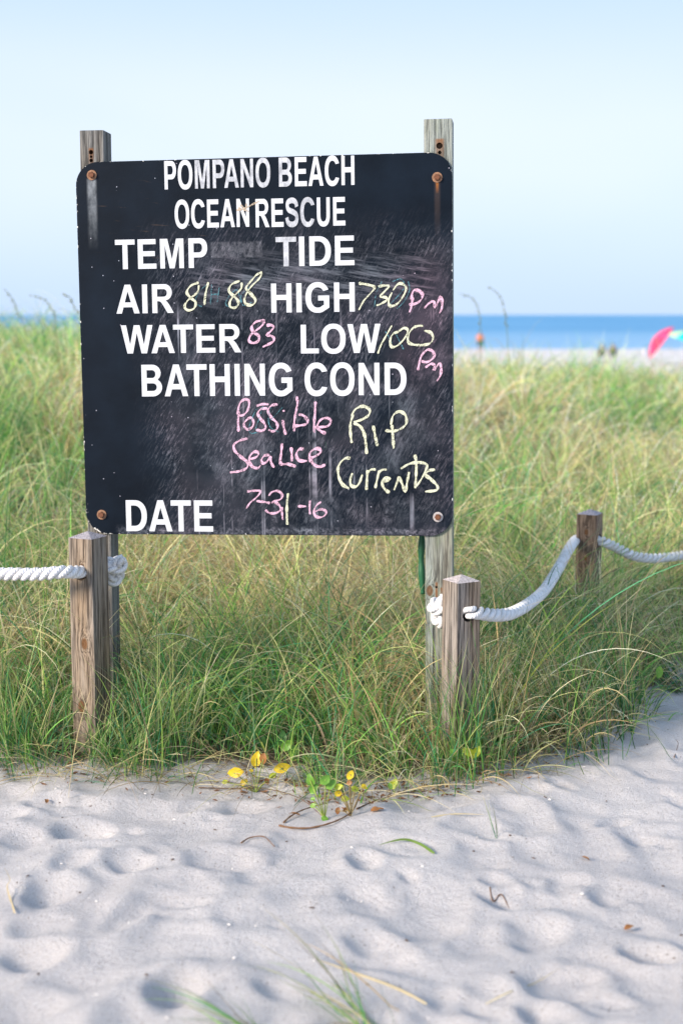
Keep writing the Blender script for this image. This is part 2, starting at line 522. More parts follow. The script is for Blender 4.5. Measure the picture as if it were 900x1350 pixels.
# straw lying out over the sand along the grass edge
n = 850
ex = rng.uniform(-1.5, 1.6, n); ey = edge_y(ex) + rng.normal(0.02, 0.06, n)
c, tip, isS = colour(n, np.full(n, 0.85))
az = np.where(rng.random(n) < 0.6, rng.normal(-1.57, 0.9, n), rng.uniform(0, 6.283, n))
V_, F_, C_ = blades(np.stack([ex, ey, ground_h(ex, ey) + 0.004], 1), az, rng.uniform(0.08, 0.36, n), rng.uniform(0.6, 1.3, n),
                    rng.uniform(0.35, 1.1, n), rng.uniform(0.0016, 0.003, n), c, 9, tipcol=tip, power=0.8)
V_[:, 2] = np.maximum(V_[:, 2], ground_h(V_[:, 0], V_[:, 1]) + 0.003)
tag(link('grass_edge_straw', fast_mesh('straw', V_, F_, C_), grass_m),
    'dry yellow straw blades arching from the grass edge onto the pale sand', 'straw', kind='stuff')

def tuft(name, label, base, n, Lr, az0, azs, th, curl, wr=(0.0025, 0.0045), straw=0.15, spread=0.03, seg=11, group=None, clampz=True, tint=1.0, cat='grass tuft'):
    ang = rng.uniform(0, 6.283, n); rr = np.abs(rng.normal(0, spread, n))
    x = base[0] + rr * np.cos(ang); y = base[1] + rr * np.sin(ang)
    c, tip, _ = colour(n, np.full(n, straw))
    az = rng.normal(az0, azs, n)
    root = np.stack([x, y, ground_h(x, y) - 0.008], 1)
    V_, F_, C_ = blades(root, az, rng.uniform(*Lr, n), np.abs(rng.normal(*th, n)), rng.uniform(*curl, n), rng.uniform(*wr, n), c * tint, seg, tipcol=tip)
    if clampz: V_[:, 2] = np.maximum(V_[:, 2], ground_h(V_[:, 0], V_[:, 1]) + 0.002)
    V_ = V_ - np.array([base[0], base[1], GH(base[0], base[1])])
    o = link(name, fast_mesh(name, V_, F_, C_), grass_m)
    o.location = (base[0], base[1], GH(base[0], base[1]))
    return tag(o, label, cat, group)

g = on_ground
tuft('grass_tuft', 'right one of two sparse green tufts on the bare sand at the very bottom', g(488, 1356), 26, (0.12, 0.30), 2.8, 0.5, (0.9, 0.22), (0.2, 0.8), (0.0022, 0.004), 0.4, 0.04, tint=1.3)
tuft('grass_tuft', 'left one of two sparse green tufts on the bare sand at the very bottom', g(342, 1358), 12, (0.14, 0.28), 2.8, 0.4, (0.95, 0.2), (0.3, 0.9), (0.0022, 0.004), 0.3, 0.025, tint=1.3)
tuft('grass_tuft', 'thin two-bladed green sprig standing alone in sand below the right posts', g(655, 1106), 3, (0.10, 0.15), 2.3, 0.5, (0.25, 0.1), (0.0, 0.15), (0.002, 0.003), 0.0, 0.004, cat='grass sprig')
tuft('grass_tuft', 'pale stemmed tuft of long blades rooted at the sand corner on the right', g(826, 966), 46, (0.30, 0.60), 2.3, 0.8, (0.30, 0.22), (0.1, 1.0), (0.0025, 0.0045), 0.25, 0.02)
tuft('grass_tuft', 'dark green tuft leaning left from the sand at the right edge', on_ground(896, 912), 70, (0.35, 0.62), 2.75, 0.35, (0.62, 0.16), (0.1, 0.7), (0.003, 0.005), 0.08, 0.05, tint=0.75)
tuft('grass_tuft', 'tall bright green upright tuft just right of the short right post', g(655, 1000), 110, (0.30, 0.52), 1.6, 1.6, (0.14, 0.12), (0.05, 0.7), (0.0025, 0.0045), 0.08, 0.10)
tuft('grass_tuft', 'tall green upright tuft in front of the short right post', g(604, 1016), 110, (0.28, 0.46), 1.6, 2.0, (0.12, 0.12), (0.1, 0.8), (0.0025, 0.0042), 0.1, 0.08)
tuft('grass_tuft', 'lush green tuft of upright blades right of the left rope post', g(205, 1005), 150, (0.24, 0.44), 1.6, 2.2, (0.14, 0.14), (0.1, 0.9), (0.0025, 0.0045), 0.08, 0.12)
tuft('grass_tuft', 'green tuft at the left edge of the photo beside the sand', g(12, 1000), 90, (0.22, 0.40), 1.4, 2.0, (0.16, 0.14), (0.1, 0.8), (0.0025, 0.0042), 0.12, 0.09)
tuft('grass_tuft', 'flat green tuft arching low in front of the left rope post', g(140, 1008), 70, (0.22, 0.38), 0.6, 1.3, (0.6, 0.2), (0.5, 1.2), (0.0022, 0.004), 0.15, 0.07)
def gtuft(px, py, label, *a, **k): tuft('grass_tuft', label, g(px, py), *a, **k)
gtuft(745, 975, 'dense dark green tuft filling the bank between the two right rope posts', 150, (0.30, 0.52), 2.2, 1.1, (0.35, 0.2), (0.2, 0.9), (0.0025, 0.0045), 0.06, 0.15, tint=0.8)

# long single blades arching across the right side, and loose ones on the sand
def single(name, label, pts, wid, col, cat='grass blade', group=None):
    P, L = resample(catmull(pts, 8), 0.012)
    fr = frames(P); V_ = []; F_ = []; C_ = []
    for i, (p, (t, u, v)) in enumerate(zip(P, fr)):
        s = i / (len(P) - 1); h = wid * 0.5 * (min(1, 0.6 + 3 * s) * (1 - s ** 3) + 0.05)
        side = t.cross(Vector((0, -0.8, 0.6))).normalized()
        V_ += [p - side * h - P[0], p + side * h + Vector((0, 0, h * 0.5)) - P[0]]
        C_ += [(*[c * (1 - 0.3 * s) for c in col], 1)] * 2
        if i: F_.append((2 * i - 2, 2 * i - 1, 2 * i + 1, 2 * i))
    o = link(name, fast_mesh(name, np.array([tuple(v) for v in V_]), np.array(F_), np.array(C_)), grass_m)
    o.location = P[0]
    return tag(o, label, cat, group)

def gp(px, py, l=0.004): return on_ground(px, py, l)
single('stray_grass', 'short green blade lying curved on the sand below the vine', [gp(572, 1127), gp(552, 1118, 0.012), gp(530, 1112, 0.012), gp(498, 1116)], 0.0065, (0.16, 0.27, 0.05))
single('dry_straw', 'long dry straw stem lying slantwise on the sand near the bottom', [gp(562, 1326), gp(520, 1308, 0.01), gp(460, 1286, 0.01), gp(415, 1266)], 0.0042, (0.62, 0.52, 0.30), 'straw')
single('dry_straw', 'thin pale straw lying flat on sand left of the green sprig', [gp(568, 1079), gp(600, 1075), gp(640, 1076)], 0.005, (0.65, 0.55, 0.33), 'straw')
single('dry_straw', 'faint curved straw on the sand at the lower right', [gp(640, 1326), gp(672, 1310), gp(705, 1298), (gp(735, 1286))], 0.004, (0.66, 0.58, 0.38), 'straw')
single('dry_straw', 'thin upright bent straw on the sand near the left edge', [gp(20, 1206), gp(10, 1180, 0.02), at(14, 1160, gp(10, 1180).y), at(6, 1143, gp(10, 1180).y)], 0.004, (0.6, 0.5, 0.3), 'straw')
single('stray_grass', 'long yellow green blade rising from right tuft across the far post', [gp(640, 985), at(690, 905, 4.6), at(740, 835, 4.7), at(786, 781, 4.8)], 0.005, (0.42, 0.50, 0.10))
single('stray_grass', 'long yellow green blade arching up right toward the hanging rope end', [gp(655, 975), at(700, 890, 4.65), at(770, 822, 4.75), at(836, 779, 4.9)], 0.005, (0.44, 0.48, 0.12))
single('stray_grass', 'dark green blade arching right low over the sand corner', [gp(812, 978), at(838, 952, 4.55), at(868, 943, 4.5), at(905, 941, 4.45)], 0.006, (0.07, 0.16, 0.07))

# sea oat stalks against the sky
def sea_oat(pts, label):
    root = empty('sea_oat_stalk', pts[0], label, 'sea oats', 'sea oat seed heads standing above the dune grass')
    P, L = resample(catmull(pts, 8), 0.03)
    P = [p - pts[0] for p in P]
    Vt, Ft, UV = tube(P, [0.0035 * (1 - 0.5 * i / len(P)) for i in range(len(P))], 5)
    cc = np.tile(np.array([[0.25, 0.30, 0.12, 1.0]]), (len(Vt), 1))
    quads = np.array([f for f in Ft if len(f) == 4])
    link('stem', fast_mesh('stem', np.array([tuple(v) for v in Vt]), quads, cc), grass_m, root)
    n = len(P); k = int(n * 0.74)
    Vs = []; Fs = []
    for i in range(k, n):
        for s in range(3):
            a = random.uniform(0, 6.28); d = Vector((math.cos(a) * 0.02, math.sin(a) * 0.02, -0.012 + random.uniform(-.01, .01)))
            q = P[i] + (P[i] - P[i - 1]) * random.random(); o = len(Vs)
            d *= 0.8; side = Vector((-d.y, d.x, 0)).normalized() * 0.005
            up = Vector((0, 0, 0.004))
            Vs += [q, q + d * .5 + side, q + d * 1.3, q + d * .5 - side, q + d * .5 + up, q + d * .5 - up]
            Fs += [(o, o + 1, o + 4), (o + 1, o + 2, o + 4), (o + 2, o + 3, o + 4), (o + 3, o, o + 4), (o + 1, o, o + 5), (o + 2, o + 1, o + 5), (o + 3, o + 2, o + 5), (o, o + 3, o + 5)]
    cc = np.tile(np.array([[0.34, 0.38, 0.24, 1.0]]), (len(Vs), 1))
    tag(link('seed_head', fast_mesh('seed_head', np.array([tuple(v) for v in Vs]), np.array(Fs), cc), grass_m, root), kind='stuff')
def oat(px0, tips, Y, label):
    p0 = at(px0, 500, Y); p0.z = GH(p0.x, p0.y)
    sea_oat([p0] + [at(a, b_, Y) for a, b_ in tips], label)
oat(680, [(668, 440), (664, 408), (658, 390), (646, 379)], 11, 'drooping sea oat seed head right of the sign, the higher of two')
oat(634, [(633, 440), (630, 410), (624, 395), (610, 388)], 11, 'drooping sea oat seed head right beside the sign, the lower of two')
oat(80, [(74, 430), (66, 404), (58, 394), (46, 390)], 10, 'sea oat seed head left of the sign curving left against the sky')
oat(112, [(108, 430), (100, 408), (94, 396), (86, 388)], 9.5, 'sea oat stalk partly hidden by the left edge of the sign')
oat(40, [(34, 440), (24, 412), (18, 396), (9, 384)], 10.5, 'faint sea oat stalk nearest the left edge of the photo')

# ------------------------------------------------------------------ weathered wood
def wood(name, light, dark, grey, greyamt, knots=(), seed=0.0, stains=(), green=0.0, cracks=0.6):
    """knots: (x,y,z,r) in object space; stains: (x,z,halfwidth,length) rust running down"""
    m_, N, b, _ = material(name)
    oc0 = N.n('ShaderNodeTexCoord').outputs['Object']
    oc = N.n('ShaderNodeVectorMath', {0: oc0, 1: (seed, seed * 1.7, seed * 0.3)}, operation='ADD').outputs[0]
    kn = None; warp = None
    for (x, y, z, r) in knots:
        dv = N.n('ShaderNodeVectorMath', {0: oc0, 1: (x, y, z)}, operation='SUBTRACT').outputs[0]
        dv = N.scale(dv, 1, 1, 0.6)
        d = N.n('ShaderNodeVectorMath', {0: dv}, operation='LENGTH').outputs['Value']
        k = N.mapr(d, r * 0.55, r * 0.85, 1.0, 0.0, True)
        wv = N.m('MULTIPLY', N.m('DIVIDE', r * r, N.m('ADD', N.m('MULTIPLY', d, d), r * r * 0.6)), 1.0)
        kn = k if kn is None else N.m('MAXIMUM', kn, k)
        warp = wv if warp is None else N.m('ADD', warp, wv)
    st = N.scale(oc, 1, 1, 0.035)
    if warp is not None:
        st = N.n('ShaderNodeVectorMath', {0: st, 1: N.n('ShaderNodeCombineXYZ', {0: N.m('MULTIPLY', warp, 0.022), 1: N.m('MULTIPLY', warp, 0.022), 2: 0.0}).outputs[0]}, operation='ADD').outputs[0]
    g1 = N.noise(st, 95.0, 3.0, 0.7, 0.25)
    g2 = N.noise(st, 260.0, 3.0, 0.7)
    g3 = N.noise(N.scale(oc, 1, 1, 0.12), 12.0, 3.0, 0.5)
    gr = N.m('ADD', N.m('MULTIPLY', g1, 0.60), N.m('MULTIPLY', g2, 0.40))
    c = N.ramp(gr, [(0.43, dark), (0.475, tuple((a + b_) / 2 for a, b_ in zip(dark, light))), (0.53, light), (0.62, tuple(min(1, a * 1.2) for a in light))])
    gc = N.ramp(gr, [(0.43, tuple(a * 0.35 for a in grey)), (0.515, grey), (0.62, tuple(min(1, a * 1.35) for a in grey))])
    c = N.mix(N.mapr(N.m('ADD', g3, greyamt - 0.5), 0.35, 0.65), c, gc)
    if green: c = N.mix(N.m('MULTIPLY', N.mapr(N.noise(N.scale(oc, 1, 1, 0.3), 18.0, 4.0, 0.6), 0.45, 0.65), green), c, (0.22, 0.27, 0.16))
    crack = N.m('MULTIPLY', N.mapr(N.noise(N.scale(oc, 1, 1, 0.018), 75.0, 3.0, 0.6), 0.375, 0.335), cracks)
    c = N.mix(crack, c, (0.04, 0.03, 0.022))
    if kn is not None:
        c = N.mix(N.m('MULTIPLY', kn, 0.85), c, (0.16, 0.075, 0.03))
    sp = N.n('ShaderNodeSeparateXYZ', {0: oc0})
    for (x, z, hw, ln) in stains:
        dx_ = N.m('ABSOLUTE', N.m('SUBTRACT', sp.outputs[0], x))
        fx = N.mapr(dx_, hw * 0.4, hw, 1.0, 0.0, True)
        dz_ = N.m('SUBTRACT', z, sp.outputs[2])
        fz = N.m('MULTIPLY', N.mapr(dz_, -0.006, 0.0, 0.0, 1.0), N.mapr(dz_, 0.0, ln, 1.0, 0.0))
        front = N.m('LESS_THAN', sp.outputs[1], 0.012)
        f = N.m('MULTIPLY', N.m('MULTIPLY', fx, fz), N.m('MULTIPLY', front, 0.85))
        c = N.mix(f, c, (0.20, 0.085, 0.03))
    N.put(b.inputs['Base Color'], c); b.inputs['Roughness'].default_value = 0.85
    b.inputs['Specular IOR Level'].default_value = 0.2
    h = N.m('SUBTRACT', gr, N.m('MULTIPLY', crack, 0.5))
    N.put(b.inputs['Normal'], N.bump(h, 1.0, 0.010))
    return m_

def endgrain(name, col, cx, cy):
    m_, N, b, _ = material(name)
    oc = N.n('ShaderNodeTexCoord').outputs['Object']
    d = N.n('ShaderNodeVectorMath', {0: N.scale(oc, 1, 1, 0), 1: (cx, cy, 0)}, operation='DISTANCE').outputs['Value']
    d = N.m('ADD', d, N.m('MULTIPLY', N.noise(oc, 30.0, 3.0, 0.6), 0.012))
    wv = N.m('SINE', N.m('MULTIPLY', d, 1150.0))
    nz = N.noise(oc, 160.0, 4.0, 0.7)
    f = N.m('ADD', N.m('MULTIPLY', wv, 0.13), N.m('MULTIPLY', N.m('SUBTRACT', nz, 0.18), 1.5))
    c = N.ramp(f, [(0.25, tuple(a * 0.35 for a in col)), (0.5, col), (0.8, tuple(min(1, a * 1.3) for a in col))])
    N.put(b.inputs['Base Color'], c); b.inputs['Roughness'].default_value = 0.9
    N.put(b.inputs['Normal'], N.bump(f, 0.6, 0.002))
    return m_

def post_mesh(wx, wy, z0, z1, point=0.0, cuts=(), bev=0.003, mats=()):
    """square post, optional pyramid top; cuts: (origin, axis vector, radius) bored right through; slot 1 = end grain"""
    bm = bmesh.new()
    a, c = wx / 2, wy / 2
    lo = [bm.verts.new(v) for v in ((-a, -c, z0), (a, -c, z0), (a, c, z0), (-a, c, z0))]
    hi = [bm.verts.new(v) for v in ((-a, -c, z1), (a, -c, z1), (a, c, z1), (-a, c, z1))]
    bm.faces.new(lo[::-1])
    for i in range(4): bm.faces.new((lo[i], lo[(i + 1) % 4], hi[(i + 1) % 4], hi[i]))
    if point > 0:
        ap = bm.verts.new((0, 0, z1 + point))
        for i in range(4): bm.faces.new((hi[i], hi[(i + 1) % 4], ap)).material_index = 1
    else:
        bm.faces.new(hi).material_index = 1
    eds = [e for e in bm.edges if abs(e.verts[0].co.z - e.verts[1].co.z) > 0.1 or (min(e.verts[0].co.z, e.verts[1].co.z) >= z1 - 1e-5 and point == 0)]
    bmesh.ops.bevel(bm, geom=eds, offset=bev, segments=2, affect='EDGES', profile=0.6)
    me = bm_mesh('post', bm)
    for m_ in mats: me.materials.append(m_)
    if cuts:
        tmp = bpy.data.objects.new('tmp_a', me); COL.objects.link(tmp)
        cut = []
        for (o, ax, r) in cuts:
            bm = bmesh.new(); bmesh.ops.create_cone(bm, cap_ends=True, segments=20, radius1=r, radius2=r, depth=ax[1])
            q = Vector((0, 0, 1)).rotation_difference(Vector(ax[0])).to_matrix().to_4x4()
            bmesh.ops.transform(bm, matrix=Matrix.Translation(o) @ q, verts=bm.verts)
            co = bpy.data.objects.new('tmp_c', bm_mesh('tmp_c', bm)); COL.objects.link(co); cut.append(co)
            md = tmp.modifiers.new('b', 'BOOLEAN'); md.operation = 'DIFFERENCE'; md.object = co; md.solver = 'EXACT'
        dg = bpy.context.evaluated_depsgraph_get()
        me2 = bpy.data.meshes.new_from_object(tmp.evaluated_get(dg))
        for o in cut + [tmp]: bpy.data.objects.remove(o)
        me = me2; me.name = 'post'
    return me

# ------------------------------------------------------------------ the sign
YAW, LEAN, ROLL = -0.1284114, -0.0236092, -0.0136807
MR = Matrix.Rotation(YAW, 4, 'Z') @ Matrix.Rotation(LEAN, 4, 'X') @ Matrix.Rotation(ROLL, 4, 'Y')
PC = Vector((-0.251818, 4.634158, 1.310485))      # centre of the board's front face
HB = 1.31
ORI = PC - MR.to_3x3() @ Vector((0, 0, HB))
sign = empty('beach_sign', ORI, 'large black chalk notice board with white capital letters on two weathered wooden posts', 'sign')
sign.rotation_euler = MR.to_euler()
MS = Matrix.Translation(ORI) @ MR
MSI = MS.inverted()
BW, BH = 1.22, 1.2153

def S(px, py, off=0.0):
    """board coordinates (u, v) from the board's centre of a photo pixel, on the plane off metres behind its face"""
    r = MSI.to_3x3() @ ray(px, py); o = MSI @ Vector((0, 0, EYE))
    t = (off - o.y) / r.y
    p = o + r * t
    return p.x, p.z - HB

def rrect(w_, h_, r, n=10):
    out = []
    for cx, cy, a0 in ((w_ / 2 - r, h_ / 2 - r, 0), (-w_ / 2 + r, h_ / 2 - r, 90), (-w_ / 2 + r, -h_ / 2 + r, 180), (w_ / 2 - r, -h_ / 2 + r, 270)):
        for k in range(n + 1):
            a = R(a0 + 90 * k / n); out.append((cx + r * math.cos(a), cy + r * math.sin(a)))
    return out

# board paint: black, with wiped chalk, drips, rust, scratches
pm, N, b, _ = material('black_board_paint')
oc = N.n('ShaderNodeTexCoord').outputs['Object']
sp = N.n('ShaderNodeSeparateXYZ', {0: oc}); U, Vv = sp.outputs[0], sp.outputs[2]
def uvbox(u0, u1, v0, v1, soft=0.02):
    a = N.m('MULTIPLY', N.mapr(U, u0 - soft, u0 + soft, 0, 1, True), N.mapr(U, u1 - soft, u1 + soft, 1, 0, True))
    c_ = N.m('MULTIPLY', N.mapr(Vv, v0 - soft, v0 + soft, 0, 1, True), N.mapr(Vv, v1 - soft, v1 + soft, 1, 0, True))
    return N.m('MULTIPLY', a, c_)
def rot(ang):
    return N.n('ShaderNodeVectorRotate', {'Vector': oc, 'Angle': ang}, rotation_type='Y_AXIS').outputs[0]
base = N.mix(N.mapr(N.noise(oc, 5.0, 4.0, 0.6), 0.35, 0.7), (0.0022, 0.0052, 0.0105), (0.0050, 0.0105, 0.020))
chalk = None
def addc(x):
    global chalk
    chalk = x if chalk is None else N.m('MAXIMUM', chalk, x)
# diagonal eraser strokes, finer and coarser
r1 = rot(R(-28))
s1 = N.mapr(N.noise(N.scale(r1, 1, 1, 0.16), 150.0, 6.0, 0.85, 0.5), 0.50, 0.85)
s2 = N.mapr(N.noise(N.scale(rot(R(-38)), 1, 1, 0.20), 60.0, 8.0, 0.9, 0.8), 0.55, 0.85)
patchy = N.mapr(N.noise(oc, 5.5, 5.0, 0.7), 0.42, 0.68)
zone = uvbox(-0.36, 0.62, -0.60, 0.36, 0.10)
addc(N.m('MULTIPLY', N.m('MULTIPLY', s1, zone), N.m('ADD', N.m('MULTIPLY', patchy, 0.85), 0.12)))
addc(N.m('MULTIPLY', N.m('MULTIPLY', s2, zone), N.m('MULTIPLY', patchy, 0.95)))
hz = uvbox(-0.22, 0.56, 0.15, 0.29, 0.05)
addc(N.m('MULTIPLY', N.m('MULTIPLY', N.mapr(N.noise(N.scale(rot(R(80)), 1, 1, 0.1), 60.0, 5.0, 0.75), 0.46, 0.8), hz), 0.42))
# soft wiped bloom
addc(N.m('MULTIPLY', N.m('MULTIPLY', N.mapr(N.noise(oc, 3.1, 5.0, 0.65), 0.48, 0.78), zone), 0.07))
# cloudy wiped swirls
sw = N.mapr(N.noise(oc, 2.6, 7.0, 0.72, 1.6), 0.50, 0.66)
addc(N.m('MULTIPLY', N.m('MULTIPLY', sw, uvbox(-0.30, 0.60, -0.58, 0.30, 0.08)), N.mapr(N.noise(N.scale(r1, 1, 1, 0.25), 70.0, 6.0, 0.85), 0.42, 0.72, 0.02, 0.34)))
# drips
dr = N.mapr(N.noise(N.scale(oc, 1, 1, 0.022), 34.0, 3.0, 0.6), 0.60, 0.70)
dr = N.m('MULTIPLY', dr, N.mapr(N.noise(oc, 9.0, 4.0, 0.6), 0.40, 0.62))
addc(N.m('MULTIPLY', N.m('MULTIPLY', dr, uvbox(-0.34, 0.60, -0.62, 0.12, 0.05)), 0.60))
# dust along the bottom edge
bd = N.m('MULTIPLY', uvbox(-0.50, 0.60, -0.605, -0.585, 0.014), N.mapr(N.noise(N.scale(oc, 0.6, 1, 1), 30.0, 5.0, 0.8), 0.35, 0.62))
addc(N.m('MULTIPLY', N.m('MULTIPLY', bd, N.mapr(N.noise(oc, 70.0, 5.0, 0.8), 0.42, 0.6)), 0.45))
bd2 = N.m('MULTIPLY', uvbox(-0.1, 0.50, -0.60, -0.50, 0.05), N.mapr(N.noise(N.scale(oc, 1, 1, 0.4), 22.0, 5.0, 0.8), 0.48, 0.72))
addc(N.m('MULTIPLY', N.m('MULTIPLY', bd2, N.mapr(N.noise(oc, 60.0, 5.0, 0.8), 0.40, 0.65)), 0.40))
# small chalk specks
vo = N.n('ShaderNodeTexVoronoi', {'Vector': oc, 'Scale': 55.0})
vs_ = N.m('MULTIPLY', N.m('LESS_THAN', vo.outputs['Distance'], 0.10), N.m('GREATER_THAN', N.n('ShaderNodeSeparateColor', {0: vo.outputs['Color']}).outputs[0], 0.93))
addc(N.m('MULTIPLY', vs_, 0.6))
tintn = N.mapr(N.noise(oc, 6.0, 2.0, 0.5), 0.35, 0.65)
ccol = N.mix(tintn, (0.46, 0.53, 0.64), (0.56, 0.52, 0.64))
# pinkish wiped area round the pm
pk = uvbox(0.42, 0.60, -0.12, 0.26, 0.06)
ccol = N.mix(N.m('MULTIPLY', pk, 0.6), ccol, (0.75, 0.50, 0.68))
col = N.mix(chalk, base, ccol)
# tape ghost after TEMP
u0, v0 = S(278, 340); u1, v1 = S(345, 318)
tp = N.m('MULTIPLY', uvbox(u0, u1, v0, v1, 0.004), N.mapr(N.noise(N.scale(oc, 1, 1, 0.5), 65.0, 6.0, 0.85), 0.42, 0.60))
col = N.mix(N.m('MULTIPLY', tp, 0.14), col, (0.5, 0.52, 0.6))
# pale run under the top left bolt
ub, vb = S(121.5, 231)
run = N.m('MULTIPLY', uvbox(ub - 0.016, ub + 0.012, vb - 0.27, vb - 0.012, 0.006), N.mapr(Vv, vb - 0.24, vb - 0.05, 0.0, 1.0))
run = N.m('MULTIPLY', run, N.mapr(N.noise(N.scale(oc, 1, 1, 0.5), 32.0, 5.0, 0.7), 0.30, 0.66))
col = N.mix(N.m('MULTIPLY', run, 0.42), col, (0.50, 0.56, 0.62))
# rust under the top right bolt
ur, vr = S(576, 234)
for hw, ln, am, cc in ((0.013, 0.20, 0.20, (0.14, 0.095, 0.075)), (0.006, 0.05, 0.9, (0.35, 0.13, 0.03))):
    rr = N.m('MULTIPLY', N.mapr(N.m('ABSOLUTE', N.m('SUBTRACT', U, ur)), hw * 0.3, hw, 1, 0, True), N.m('MULTIPLY', N.mapr(Vv, vr - ln, vr - ln * 0.2, 0.0, 1.0), N.mapr(Vv, vr - 0.012, vr - 0.006, 1.0, 0.0)))
    col = N.mix(N.m('MULTIPLY', rr, am), col, cc)
# brown scratches, upper left
br = N.m('MULTIPLY', N.mapr(N.noise(N.scale(rot(R(84)), 1, 1, 0.08), 75.0, 4.0, 0.7, 0.4), 0.62, 0.70), uvbox(-0.56, -0.16, 0.30, 0.56, 0.06))
col = N.mix(N.m('MULTIPLY', br, 0.5), col, (0.085, 0.06, 0.045))
# chipped white edges
qx = N.m('MAXIMUM', N.m('SUBTRACT', N.m('ABSOLUTE', U), BW / 2 - 0.075), 0.0)
qz = N.m('MAXIMUM', N.m('SUBTRACT', N.m('ABSOLUTE', Vv), BH / 2 - 0.075), 0.0)
dist = N.m('SUBTRACT', 0.075, N.m('SQRT', N.m('ADD', N.m('MULTIPLY', qx, qx), N.m('MULTIPLY', qz, qz))))
chip = N.m('GREATER_THAN', N.m('SUBTRACT', N.noise(oc, 48.0, 4.0, 0.7), N.m('SUBTRACT', N.m('MULTIPLY', dist, 18.0), N.m('MULTIPLY', uvbox(-0.62, -0.50, -0.62, -0.48, 0.02), 0.10))), 0.585)
col = N.mix(chip, col, (0.62, 0.62, 0.60))
N.put(b.inputs['Base Color'], col)
N.put(b.inputs['Roughness'], N.m('ADD', 0.45, N.m('MULTIPLY', chalk, 0.5)))
b.inputs['Specular IOR Level'].default_value = 0.10
N.put(b.inputs['Normal'], N.bump(N.noise(oc, 160.0, 3.0, 0.6), 0.12, 0.002))

alu = simple('board_edge', (0.25, 0.27, 0.30), 0.5, 0.5, 0.3)
pts = rrect(BW, BH, 0.075)
n = len(pts); th = 0.008
Vp = [(x, 0, z) for x, z in pts] + [(x, th, z) for x, z in pts]
Fp = [tuple(range(n)), tuple(range(2 * n - 1, n - 1, -1))] + [(i, i + n, (i + 1) % n + n, (i + 1) % n) for i in range(n)]
pme = mesh('panel', Vp, Fp)
bmt = bmesh.new(); bmt.from_mesh(pme); bmesh.ops.recalc_face_normals(bmt, faces=bmt.faces)
bmesh.ops.bevel(bmt, geom=[e for e in bmt.edges if e.calc_length() < 3 and abs(e.verts[0].co.y) < 1e-6 and abs(e.verts[1].co.y) < 1e-6], offset=0.0012, segments=1, affect='EDGES')
bmt.to_mesh(pme); bmt.free()
panel = link('panel', pme, pm, sign); panel.location = (0, 0, HB)

# ---- white capitals (own outlines on a 718-unit cap height)
def arc(cx, cy, rx, ry, a0, a1, n=20, p=2.25):
    out = []
    for k in range(n + 1):
        a = R(a0 + (a1 - a0) * k / n); c_, s_ = math.cos(a), math.sin(a)
        out.append((cx + rx * math.copysign(abs(c_) ** (2 / p), c_), cy + ry * math.copysign(abs(s_) ** (2 / p), s_)))
    return out
def offset_stroke(P, wv):
    P = [Vector((x, y)) for x, y in P]
    Q = catmull([Vector((p.x, p.y, 0)) for p in P], 6); Lf = []; Rt = []
    for i, q in enumerate(Q):
        a = Q[max(0, i - 1)]; b_ = Q[min(len(Q) - 1, i + 1)]; t = (b_ - a).normalized(); nn = Vector((-t.y, t.x, 0)) * wv / 2
        Lf.append((q.x + nn.x, q.y + nn.y)); Rt.append((q.x - nn.x, q.y - nn.y))
    return Lf + Rt[::-1]
